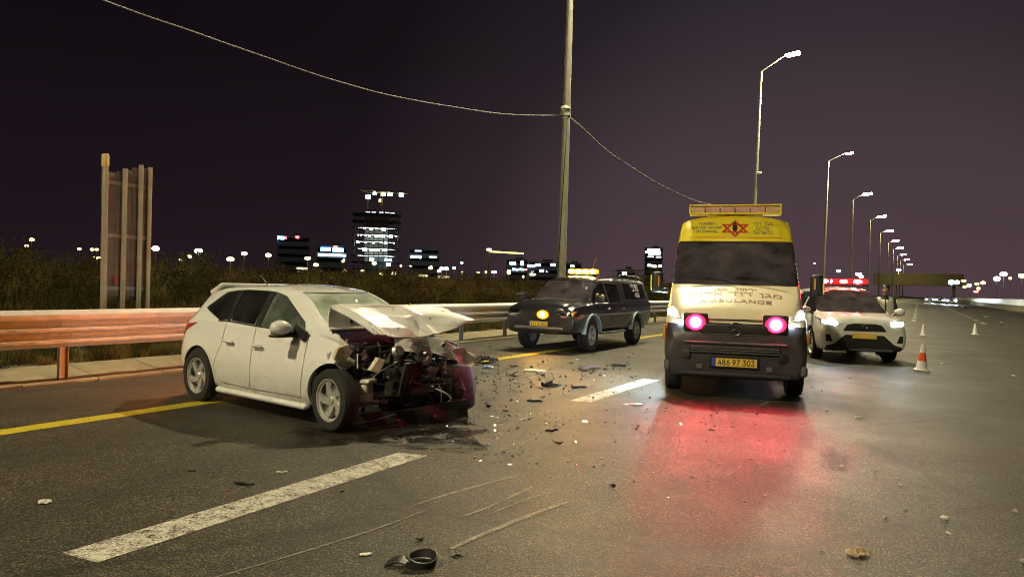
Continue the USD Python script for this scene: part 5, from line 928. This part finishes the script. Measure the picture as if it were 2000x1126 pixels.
    if bar:
        b = obj('light_bar', rbx((-.95, 0, 1.745), (.28, 1.20, .04), .015), Mt['black_plastic'], t); obj('light_bar_lens', rbx((-.95, 0, 1.825), (.26, 1.18, .13), .04), red_bar_glass, b)
        for y_, w in ((-.42, .17), (-.27, .05), (.02, .20), (.34, .22)): obj('beacon', T(trimesh.creation.icosphere(3), (-.825, y_, 1.825), s=(.03, w / 2, .045)), red_em, b)
    else:
        pass
    return t
suv('white patrol car with a lit red light bar beside the ambulance', (-1.35, 18.5, 0), True, catg='patrol car', rz=-70)
o = suv('oncoming car far down the road with dazzling white headlamps, leftmost of three', (*at(1816, 583, 1, 205)[:2], 0), False, 'oncoming cars far away', 'car', 'dark_paint')
q = at(1836, 583, 1, 190); dup(o, (q[0], q[1], 0), -90, 'oncoming car far down the road with dazzling white headlamps, middle of three'); q = at(1858, 583, 1, 175); dup(o, (q[0], q[1], 0), -90, 'oncoming car far down the road, rightmost of three')

# ------------------------------------------------------------------ the black pickup with amber lights
PU = (-7.62, 15.72, 0)
pu = thing('pickup', 'black double cab pickup with canopy and glowing amber roof bar', 'pickup', PU, -90.0)
pst = [(-4.33, .6, .85, 1.12, 1.64, 1.74, .75, .86, .83, .62), (-4.2, .5, .85, 1.14, 1.70, 1.80, .80, .90, .86, .66), (-2.4, .42, .85, 1.13, 1.73, 1.83, .84, .92, .88, .68), (-1.3, .40, .85, 1.12, 1.71, 1.82, .84, .925, .88, .66), (-.8, .40, .85, 1.11, 1.66, 1.78, .84, .925, .88, .66), (-.35, .40, .85, 1.11, 1.46, 1.59, .84, .925, .88, .69), (.1, .40, .85, 1.10, 1.15, 1.25, .84, .925, .88, .73),
       (.3, .40, .85, 1.10, 1.15, 1.23, .84, .925, .88, .74), (.75, .41, .80, 1.04, 1.11, 1.19, .83, .915, .86, .72), (.92, .42, .76, .98, 1.06, 1.14, .80, .90, .84, .68), (1.0, .44, .74, .93, 1.0, 1.07, .75, .86, .79, .60), (1.03, .50, .72, .88, .93, .98, .68, .80, .72, .5)]
B = Shell(pst, .04, 100)
pw = B.window(front_prism([(-.76, 1.20), (.76, 1.20), (.63, 1.69), (-.63, 1.69)], -1.0, .4, .04)); psw = []
for sy in (-1, 1):
    psw += [B.window(side_prism([(-.70, 1.14), (-.10, 1.14), (-.50, 1.46), (-.82, 1.60), (-1.08, 1.63), (-1.08, 1.14)], sy * .5, sy * 1.1)), B.window(side_prism([(-1.18, 1.14), (-1.95, 1.15), (-1.98, 1.6), (-1.18, 1.63)], sy * .5, sy * 1.1)), B.window(side_prism([(-2.35, 1.22), (-4.02, 1.24), (-4.0, 1.62), (-2.38, 1.64)], sy * .5, sy * 1.1))]
    for xx in (0, -3.085): B.cut(arch(xx, .47, sy * .6, sy * 1.3, .40))
    for ln in ([(.10, 1.06), (.08, .6), (-.02, .45), (-1.1, .45), (-1.13, 1.12)], [(-1.13, .45), (-1.9, .45), (-2.08, .8), (-2.1, 1.13)], [(-2.2, .45), (-2.22, 1.8)], [(-2.22, 1.15), (-4.2, 1.16)]): B.cut(seam(ln, sy * .45, sy * 1.1))
gr_ = front_prism([(-.50, .70), (.50, .70), (.44, .96), (-.44, .96)], .6, 1.3, .02) + front_prism([(-.55, .50), (.55, .50), (.62, .62), (-.62, .62)], .6, 1.3, .02)
ins = tm((B.ga - B.gb) ^ gr_); B.cut(gr_)
obj('body', tm(B.body), Mt['dark_paint'], pu); obj('grille', ins, Mt['black_plastic'], pu); obj('windscreen', pw, Mt['glass_veiled'], pu)
for g in psw: obj('side_window', g, Mt['glass_dark'], pu)
obj('lining', tm(mf(loft(pst, .05, 50)) - mf(loft(pst, .06, 50)) - mf(bx((-2.0, 0, 1.42), (4.6, 3, .62)))), Mt['interior'], pu)
for zz in (.76, .83, .90): obj('grille_bar', rbx((1.0, 0, zz), (.02, .86, .02), .008), Mt['chrome'] if zz > .8 else Mt['grey_plastic'], pu)
for sy in (-1, 1):
    hp = [(sy * .48, .88), (sy * .60, .80), (sy * .84, .82), (sy * .87, .98), (sy * .50, .97)]; hp = hp[::-1] if sy < 0 else hp
    h = obj('headlamp', T(B.skin(front_prism(hp, .5, 1.2, .008)), (.006, 0, 0)), Mt['chrome'], pu)
    for q in range(3): obj('reflector_bowl', T(revolve([(0, 0), (.03, .005), (.05, .03), (.056, .032), (.05, .0), (0, -.01)], 18), (.975 - .05 * q, sy * (.56 + .115 * q), .90), (0, 78, sy * 20)), Mt['chrome'] if q != 1 else Mt['amber_plastic'], h)
    obj('headlamp_trim', tube(spline([(1.0, sy * .50, .995), (.93, sy * .68, 1.0), (.84, sy * .85, 1.01)], 10), .014, 6), Mt['chrome'], h)
    obj('side_marker', T(rbx((0, 0, 0), (.10, .03, .05), .012), (.76, sy * .90, .80), (0, 0, sy * -12)), Mt['red_plastic'], pu)
    m = obj('mirror', rbx((-.08, sy * 1.05, 1.26), (.14, .22, .20), .05), Mt['dark_paint'], pu); obj('mirror_cap', rbx((-.06, sy * 1.06, 1.325), (.13, .21, .075), .03), Mt['chrome'], m)
    for xx in (-1.0, -1.98): obj('door_handle', rbx((xx, sy * .925, 1.0), (.18, .04, .045), .018), Mt['chrome'], pu)
    obj('window_trim', tm((mf(loft(pst, -.006, 60)) - mf(loft(pst, .014, 60))) ^ side_prism([(-2.05, 1.105), (-.05, 1.105), (-.05, 1.13), (-2.05, 1.13)], sy * .5, sy * 1.1, 0)), Mt['chrome'], pu)
    for xx in (0, -3.085):
        add_wheel(pu, xx, sy * .79, .385, .26, .235, 6, .0, .6)
        a = np.linspace(.05, math.pi - .05, 26); obj('wheel_arch_flare', tm(side_prism([(xx + .50 * math.cos(t), .40 + .50 * math.sin(t)) for t in a] + [(xx + .455 * math.cos(t), .40 + .455 * math.sin(t)) for t in a[::-1]], sy * .86, sy * .955, 0)), Mt['decal'] if sy > 0 else Mt['dark_paint'], pu)  # left flares are pale: light painted into their colour
    obj('side_step', rbx((-1.25, sy * .93, .42), (1.6, .12, .05), .02), Mt['grey_plastic'], pu)
    obj('roof_rail', tube([(-2.4, sy * .62, 1.84), (-2.5, sy * .62, 1.875), (-3.9, sy * .62, 1.855), (-4.0, sy * .62, 1.81)], .014, 6), Mt['steel'], pu)
    def side_fn(x0, z0, sy=sy):
        def f(u, v):
            X = x0 - sy * -u * (1 if sy > 0 else 1); X = x0 + (-u if sy < 0 else u) * -1 if False else x0 + (u if sy < 0 else -u); Z = z0 + v; y = on_side(B.tri, np.c_[X, Z], sy, .004); return np.c_[X, y, Z], np.tile([0, sy, 0], (len(u), 1))
        return f
    obj('canopy_lettering', wrap(poly_m(hebrew('נתיבי', .15, .09)), side_fn(-3.25, 1.46)), Mt['white_print'], pu); obj('canopy_lettering', wrap(latin('450', .12, True), side_fn(-3.35, 1.28)), Mt['white_print'], pu)
plate(pu, (1.045, -.22 + .22, .655), .50, .115, '411 62 802', Mt['plate_yellow'])
obj('bumper_bar', rbx((1.02, 0, .56), (.08, 1.25, .07), .03), Mt['engine_metal'], pu)
s_ = obj('grille_strobe', rbx((1.04, .12, .865), (.04, .34, .22), .02), Mt['black_plastic'], pu); obj('strobe_lamp', T(trimesh.creation.icosphere(4), (1.058, .12, .865), s=(.022, .155, .10)), lamp_glow('amber_strobe', (1.08, .12, .865), (1.0, .50, .08), (1.0, .27, .004), [(0, 1.0), (.045, .9), (.065, .06), (.078, .006), (.11, .0036), (.16, .0022)], 1000.0), s_)
b = obj('roof_light_bar', rbx((-1.45, 0, 1.86), (.24, .86, .03), .012), Mt['black_plastic'], pu)
obj('light_bar_foot', [rbx((-1.45, y_, 1.835), (.12, .08, .05), .01) for y_ in (-.34, .34)], Mt['black_plastic'], b)
for k in range(4): obj('beacon', rbx((-1.45, -.30 + .20 * k, 1.93), (.22, .19, .12), .04), amber_glass, b); obj('beacon_core', T(trimesh.creation.icosphere(3), (-1.35, -.30 + .20 * k, 1.93), s=(.03, .085, .04)), amber_em, b)
obj('antenna', cyl((-1.6, .1, 1.82), (-1.78, .22, 2.30), .010, .005, 6), Mt['amber_plastic'], pu)
for sx, sy in ((-.95, -.38), (-.95, .38), (-1.9, 0)): obj('seat_back', rbx((sx, sy, 1.15), (.16, .5 if sx > -1 else 1.2, .72), .06, (0, -12, 0)), Mt['interior'], pu)
obj('dashboard', rbx((-.3, 0, 1.06), (.4, 1.5, .2), .06), Mt['interior'], pu); obj('steering_wheel', T(trimesh.creation.torus(.18, .016, 24, 8), (-.55, .38, 1.16), (0, 70, 0)), Mt['interior'], pu)
obj('tail_lamp', [rbx((-4.25, sy * .84, 1.0), (.08, .10, .30), .03) for sy in (-1, 1)], Mt['red_plastic'], pu); obj('rear_bumper', rbx((-4.36, 0, .56), (.12, 1.6, .16), .04), Mt['chrome'], pu)
obj('fuel_tank', rbx((-1.8, .3, .45), (1.0, .5, .22), .06), Mt['engine_dark'], pu)
# ------------------------------------------------------------------ traffic cones
def cone(loc, h, label, bands, group, lean=(0, 0)):
    t = thing('traffic_cone', label, 'traffic cone', loc, 12, group, tilt=(lean[0], lean[1], 0))
    obj('base', rbx((0, 0, .022), (.36 * h / .75, .36 * h / .75, .044), .02), Mt['cone_white'], t); r0, r1 = .15 * h / .75, .03
    zs_ = np.linspace(.04, h, len(bands) + 1)
    for k, b in enumerate(bands):
        a, c = r0 + (r1 - r0) * zs_[k] / h, r0 + (r1 - r0) * zs_[k + 1] / h
        obj('band' if b == 'o' else 'sleeve', revolve([(0, zs_[k]), (a, zs_[k]), (a + .002, zs_[k] + .004), (c + .001, zs_[k + 1]), (0, zs_[k + 1])], 24), Mt['orange_cone'] if b == 'o' else Mt['cone_white'], t)
    return t
GC = 'traffic cones set out on the open lanes'
g = gnd(1799, 724); cone((g[0], g[1], 0), .54, 'orange and white traffic cone standing beside the patrol car', 'wow', GC, (0, 3))
g = gnd(1904, 653); cone((g[0], g[1], 0), .46, 'small white traffic cone alone on the far lane', 'www', GC)
g = gnd(1803, 655); cone((g[0], g[1], 0), .45, 'tiny pale cone on the road above the orange cone', 'ww', GC)

# ------------------------------------------------------------------ the person at the patrol car
def chain(js):
    m = Manifold()
    for (a, ra), (b, rb) in zip(js[:-1], js[1:]): m = m + Manifold.batch_hull([Manifold.sphere(ra, 16).translate(tuple(a)), Manifold.sphere(rb, 16).translate(tuple(b))])
    return m
def smooth_body(m, e=.03, it=12):
    t = tm(m.refine_to_length(e)); t.merge_vertices(); trimesh.smoothing.filter_taubin(t, iterations=it); return t
pp = at(1729, 567, 1, 20.6)
pe = thing('person', 'person in dark uniform with a pale reflective vest standing at the patrol car door', 'person', (pp[0], pp[1], 0), -80)
# facing +x, left is +y; right arm resting on the car, head turned down the road
body = chain([((0, 0, 1.50), .062), ((0, 0, 1.40), .07)])
body += Manifold.batch_hull([Manifold.sphere(r, 16).translate(p) for p, r in (((0, -.16, 1.38), .075), ((0, .16, 1.38), .075), ((.0, -.11, 1.10), .10), ((.0, .11, 1.10), .10), ((0.02, 0, 1.28), .125))])
body += Manifold.batch_hull([Manifold.sphere(r, 16).translate(p) for p, r in (((.0, -.11, 1.10), .10), ((.0, .11, 1.10), .10), ((0, -.09, .93), .115), ((0, .09, .93), .115))])
legs = chain([((0, -.10, .90), .10), ((.02, -.12, .50), .062), ((-.02, -.13, .10), .045)]) + chain([((0, .10, .90), .10), ((.03, .13, .50), .062), ((-.01, .15, .10), .045)])
arms = chain([((0, -.19, 1.38), .062), ((.03, -.27, 1.12), .046), ((.20, -.29, .98), .036)]) + chain([((0, .19, 1.38), .062), ((.05, .26, 1.13), .046), ((.24, .20, 1.05), .036)])
def hand(w, dirx, sgn):
    w = np.asarray(w, float); m = Manifold.batch_hull([Manifold.sphere(.017, 8).translate(tuple(w + p)) for p in ((0, -.025, 0), (0, .025, 0), (.075, -.033, -.01), (.075, .033, -.01))])
    for k, L in enumerate((.068, .078, .073, .056)): y = -.030 + .020 * k; m += chain([(w + (.078, y * 1.05, -.01), .0095), (w + (.078 + L * .55, y * 1.1, -.022), .0088), (w + (.078 + L * .9, y * 1.1, -.05), .0075)])
    m += chain([(w + (.02, sgn * .03, 0), .013), (w + (.05, sgn * .058, -.008), .011), (w + (.08, sgn * .06, -.02), .009)]); return smooth_body(m, .006, 4)
head = Manifold.batch_hull([Manifold.sphere(r, 20).translate(p) for p, r in (((-.015, 0, 1.665), .088), ((.02, 0, 1.68), .078), ((.035, 0, 1.59), .055), ((.05, 0, 1.555), .032))])
head += chain([((.102, 0, 1.645), .010), ((.118, 0, 1.612), .014)]) + Manifold.sphere(.018, 10).scale((.6, .4, 1.4)).translate((.0, .083, 1.625)) + Manifold.sphere(.018, 10).scale((.6, .4, 1.4)).translate((.0, -.083, 1.625)) + Manifold.sphere(.016, 10).scale((.5, 1.5, .4)).translate((.098, 0, 1.575)) + chain([((0, 0, 1.58), .055), ((0, 0, 1.48), .058)])
obj('body', smooth_body(body + legs + arms), Mt['uniform'], pe, smooth=True)
hd = obj('head', smooth_body(head, .012, 6), Mt['skin'], pe, smooth=True)
obj('hair', smooth_body(Manifold.batch_hull([Manifold.sphere(.094, 20).translate((-.02, 0, 1.675)), Manifold.sphere(.08, 20).translate((.01, 0, 1.70))]) - mf(bx((.12, 0, 1.6), (.18, .3, .19))) - mf(bx((0, 0, 1.50), (.4, .4, .2))), .02, 4), Mt['ink'], hd, smooth=True)
for s_ in (-1, 1): obj('eye', tm(Manifold.sphere(.010, 10)).apply_translation((.088, s_ * .030, 1.645)), Mt['white_print'], hd)
obj('hand', hand((.21, -.29, .975), 1, 1), Mt['skin'], pe, smooth=True); obj('hand', hand((.25, .20, 1.05), 1, -1), Mt['skin'], pe, smooth=True)
vest = Manifold.batch_hull([Manifold.sphere(r + .014, 16).translate(p) for p, r in (((0, -.13, 1.38), .075), ((0, .13, 1.38), .075), ((.0, -.10, 1.05), .105), ((.0, .10, 1.05), .105), ((0.02, 0, 1.28), .125))]) - mf(bx((0, 0, 1.60), (.5, .18, .38))) - mf(bx((.2, 0, 1.30), (.3, .03, .8)))
obj('vest', smooth_body(vest, .03, 4), Mt['hivis'], pe, smooth=True)
for s_ in (-1, 1): obj('shoe', rbx((.05, s_ * .14, .05), (.28, .10, .10), .04), Mt['ink'], pe)

# ------------------------------------------------------------------ debris of the crash
def crumpled(w, d, h, seed):
    r = np.random.default_rng(seed); n = 9; u, v = np.meshgrid(np.linspace(-1, 1, n), np.linspace(-1, 1, n), indexing='ij')
    P = np.dstack([u * w / 2 * (1 - .25 * v ** 2), v * d / 2 * (1 - .2 * u ** 2), h * (.5 + .5 * r.uniform(-1, 1, (n, n)) * .8) * (1 - .5 * (u ** 2 + v ** 2) / 2)]); P[..., :2] += r.normal(size=(n, n, 2)) * min(w, d) * .05
    m = thick(P, .004); m.apply_translation((0, 0, -m.bounds[0, 2])); return m
def bent_bar(L, w, seed):
    r = np.random.default_rng(seed); p = [(x * L, r.uniform(-.08, .08) * L, w * (.5 + r.uniform(0, .7))) for x in np.linspace(-.5, .5, 5)]; m = tube(spline(p, 14), w * np.interp(np.linspace(0, 1, 14), [0, .1, .5, .9, 1], [.35, .6, .55, .5, .2]), 6); m.apply_translation((0, 0, -m.bounds[0, 2])); return m
def spiky(rad, seed):
    r = np.random.default_rng(seed); ms = [jag(rad * .6, rad * .35, 6, seed)]
    for k in range(4): a = r.uniform(0, 6.28); ms.append(cyl((0, 0, rad * .15), (rad * math.cos(a), rad * math.sin(a), rad * r.uniform(.1, .9)), rad * .16, rad * .04, 5))
    return tm(sum((mf(m) for m in ms[1:]), mf(ms[0])))
shiny = pbr('reflector_foil', (.62, .72, .85), .15, metal=.9, var=.25, scale=30); paper = pbr('dry_leaf', (.42, .30, .17), .8, var=.25, scale=20)
MT = dict(c=pbr('pale_chip', (.50, .48, .44), .6, var=.3, scale=30), d=Mt['black_plastic'], w=Mt['cone_white'], s=shiny, r=Mt['red_plastic'], g=Mt['engine_metal'], y=Mt['cream_plastic'], p=paper, b=pbr('brown_trim', (.07, .045, .035), .5))
def piece(name, kind, px, py, size, mat, label, group=None, rz=None, catg='debris'):
    g = gnd(px, py); sd = int(px * 7 + py); w = size * np.linalg.norm(g - EYE) / 1400
    m = {'chip': lambda: jag(w / 2, w * .28, 6, sd), 'bar': lambda: bent_bar(w, w * .16, sd), 'crumple': lambda: crumpled(w, w * .7, w * .35, sd), 'spiky': lambda: spiky(w / 2, sd), 'slab': lambda: tm(mf(jag(w / 2, w * .10, 7, sd, .4))), 'flat': lambda: crumpled(w, w * .5, w * .08, sd)}[kind]()
    o = obj(name, T(m, (g[0], g[1], .003), (0, 0, math.degrees(YAW) + (random.Random(sd).uniform(-25, 25) if rz is None else rz))), MT[mat], None, smooth=25); return tag(o, label, catg, group)
S1 = 'plastic_shard'
for a in [
    (S1, 'crumple', 946, 708, 52, 'd', 'large crumpled black plastic piece lying just off the wreck front corner'), ('metal_strip', 'bar', 934, 706, 50, 'g', 'thin pale metal strip sticking out beside the wreck front corner'),
    ('lamp_fragment', 'crumple', 953, 719, 24, 's', 'shiny bluish lamp fragment near the wreck front corner'), (S1, 'slab', 1002, 715, 26, 'd', 'flat black piece lying between the wreck and the pickup'), (S1, 'spiky', 1000, 735, 24, 'd', 'black wedge shaped piece right of the wreck'),
    ('reflection_plate', 'flat', 1046, 724, 46, 'y', 'pale plate standing in for the amber road reflection before the pickup'), (S1, 'spiky', 1062, 755, 38, 'd', 'spiky black piece touching the crumpled foil in mid lane'), ('lamp_fragment', 'crumple', 1080, 754, 26, 's', 'crumpled bluish white foil in the middle of the debris'),  # the pale plate is added to imitate the amber strobe's reflection
    (S1, 'bar', 1131, 758, 30, 'd', 'short black rod beside the start of the far lane dash'), ('trim_strip', 'bar', 1152, 724, 46, 'b', 'long reddish brown trim strip behind the debris field'), (S1, 'bar', 1209, 716, 32, 'd', 'straight black bar lying farthest right behind the debris'),
    (S1, 'spiky', 1180, 722, 14, 'd', 'small black spike beside the reddish trim strip'), (S1, 'spiky', 1116, 710, 13, 'd', 'tiny black piece behind the debris field near the pickup wheel'), (S1, 'bar', 1044, 785, 30, 'd', 'bent black strip in front of the crumpled foil'),
    (S1, 'chip', 953, 796, 15, 'd', 'small black lump below the wreck front corner'), (S1, 'bar', 1078, 843, 26, 'd', 'black plastic stub lying right of the near lane dash end'), (S1, 'spiky', 1090, 868, 24, 'd', 'jagged black piece left of the amber lit asphalt'),
    (S1, 'bar', 478, 947, 36, 'd', 'black plastic stub lying above the near lane dash'), (S1, 'bar', 375, 921, 14, 'd', 'small dark bit on the dark asphalt before the wreck'), ('twig', 'bar', 551, 924, 20, 'y', 'pale twig above the near lane dash'),
    ('red_chip', 'chip', 445, 961, 10, 'r', 'small red chip left of the black stub'), ('crumpled_paper', 'crumple', 87, 982, 19, 'w', 'white crumpled paper alone on the asphalt at far left'), (S1, 'chip', 669, 962, 14, 'd', 'dark pebble like piece just below the near lane dash'),
    (S1, 'spiky', 822, 1056, 20, 'd', 'small tangled black piece above the broken trim ring'), (S1, 'spiky', 893, 1087, 28, 'd', 'black clip with a pale tip right of the broken trim ring'), ('paper_scrap', 'flat', 714, 1083, 22, 'w', 'thin white scrap left of the broken trim ring'),
    ('dry_leaf', 'crumple', 1674, 1083, 40, 'p', 'curled tan dry leaf at the lower right'), ('paper_scrap', 'crumple', 1677, 816, 14, 'w', 'pinkish white scrap right of the ambulance'), (S1, 'bar', 1390, 841, 12, 'd', 'thin black sliver in front of the ambulance'),
    (S1, 'chip', 1243, 839, 9, 'd', 'tiny dark chip left of the ambulance shadow'), (S1, 'chip', 1197, 952, 16, 'd', 'dark chip beside a white one on the near asphalt'), (S1, 'bar', 987, 803, 12, 'd', 'tiny black sliver right of the wreck wheel'),
    ('paper_scrap', 'flat', 1236, 790, 40, 'g', 'pale flat scrap left of the ambulance tyre')]: piece(*a)
chips = {}
for (px, py, s_) in sorted([(572, 1005, 9), (864, 1013, 8), (465, 1120, 9), (1192, 948, 11), (1175, 896, 13), (1252, 907, 12), (1025, 868, 12), (1416, 876, 8), (1853, 1044, 15), (1728, 1012, 13), (1768, 996, 14), (1845, 1014, 20), (1982, 1002, 20), (1997, 1098, 22), (1645, 910, 14), (1710, 922, 12), (1758, 949, 14), (1751, 934, 9), (1615, 804, 10), (1362, 1120, 9),
                      (1605, 1079, 8), (1127, 703, 10), (1010, 782, 10), (988, 792, 8), (990, 810, 7), (1180, 735, 9), (1160, 742, 7), (1100, 770, 8), (1020, 765, 7), (1035, 741, 8), (975, 728, 8), (1215, 765, 9), (1250, 746, 8), (1495, 968, 10), (1980, 736, 14), (1880, 600, 9), (1955, 634, 16), (1925, 620, 10), (1838, 712, 10), (640, 1066, 12), (1545, 760, 8), (1660, 740, 8)]):
    cell = 'right of the ambulance' if px > 1580 else 'on the lane before the ambulance' if px > 1160 and py > 800 else 'in the debris before the ambulance' if py < 880 else 'on the asphalt below the lane dash'
    k = chips[cell] = chips.get(cell, -1) + 1; piece('pale_chip', 'chip', px, py, s_ * .8, 'c', f'{ORD[min(k, 19)]} from the left of the pale chips ' + cell, 'pale chips ' + cell)
# broken trim ring with a white tag in the foreground
g = gnd(806, 1104); tr_ = thing('trim_ring', 'black broken plastic trim ring with a white tag at the bottom edge', 'car part', (g[0], g[1], 0), math.degrees(YAW) - 4); UsdGeom.Xformable(tr_).AddScaleOp().Set(Gf.Vec3f(1.25, 1.25, 1.25))
a = np.linspace(-2.6, 2.5, 44); ring = np.array([(.035 + .062 * math.cos(t), .045 * math.sin(t), 0) for t in a])
PR = np.array([[ring[i] + (0, 0, z) + (np.array([math.cos(a[i]), math.sin(a[i]), 0]) * (.010 * (z / .05))) for z in np.linspace(.002, .045 + .014 * math.sin(a[i] * 1.4), 7)] for i in range(44)]); obj('ring', thick(PR, .006), Mt['black_plastic'], tr_, smooth=40)
n_ = 12; PS = np.array([[(-.115 + .10 * u, -.030 + .055 * v, .006 + .028 * math.sin(u * 2.6) * (.6 + .4 * v)) for v in np.linspace(0, 1, n_)] for u in np.linspace(0, 1, n_)]); obj('flap', thick(PS, .005), Mt['black_plastic'], tr_, smooth=40)
obj('cross_web', tube(spline([(-.02, -.02, .02), (.03, .0, .03), (.09, .01, .018)], 12), .009, 7), Mt['black_plastic'], tr_); obj('white_tag', rbx((-.012, -.034, .034), (.024, .010, .009), .002, (0, 10, 8)), Mt['cone_white'], tr_)
# fine glass and grit round the wreck: nobody could count it
R3 = np.random.default_rng(77); ms = []
for k in range(1500):
    if k % 3: t = R3.uniform(-1.0, 1.4); d = abs(R3.normal()) * .5; x, y = -4.45 + d * 1.2 + R3.normal() * .25, 6.2 + t * 1.0 + R3.normal() * .2
    else: x, y = -4.6 + 3.6 * R3.uniform() ** .8, 5.0 + 7.5 * R3.uniform()
    s_ = R3.uniform(.004, .014); v = R3.normal(size=(4, 3)) * s_; v[:, 2] = np.abs(v[:, 2]) * .6 + .002
    ms.append(trimesh.Trimesh(v + [x, y, .002], [[0, 1, 2], [0, 3, 1], [1, 3, 2], [2, 3, 0]], process=False))
tag(obj('glass_fragments', ms[::2], shiny, None, smooth=False), 'fine glittering glass grit scattered round the wreck', 'glass grit', kind='stuff')
tag(obj('dark_grit', ms[1::2], Mt['black_plastic'], None, smooth=False), 'fine dark plastic grit scattered round the wreck', 'grit', kind='stuff')

fr = []
for k in range(260):
    t = R3.uniform(); px = 925 + 330 * t ** 1.3 + R3.normal() * 18; py = 716 + 26 * R3.normal() + 40 * R3.uniform() * (1 - t) + 12; g = gnd(px, max(py, 676)); s_ = R3.uniform(.012, .045)
    fr.append(T(jag(s_, s_ * R3.uniform(.3, .7), 5, 500 + k), (g[0], g[1], .002), (0, 0, R3.uniform(0, 360))))
tag(obj('small_fragments', fr, Mt['black_plastic'], None, smooth=False), 'many small black fragments strewn between wreck, pickup and ambulance', 'fragments', kind='stuff')
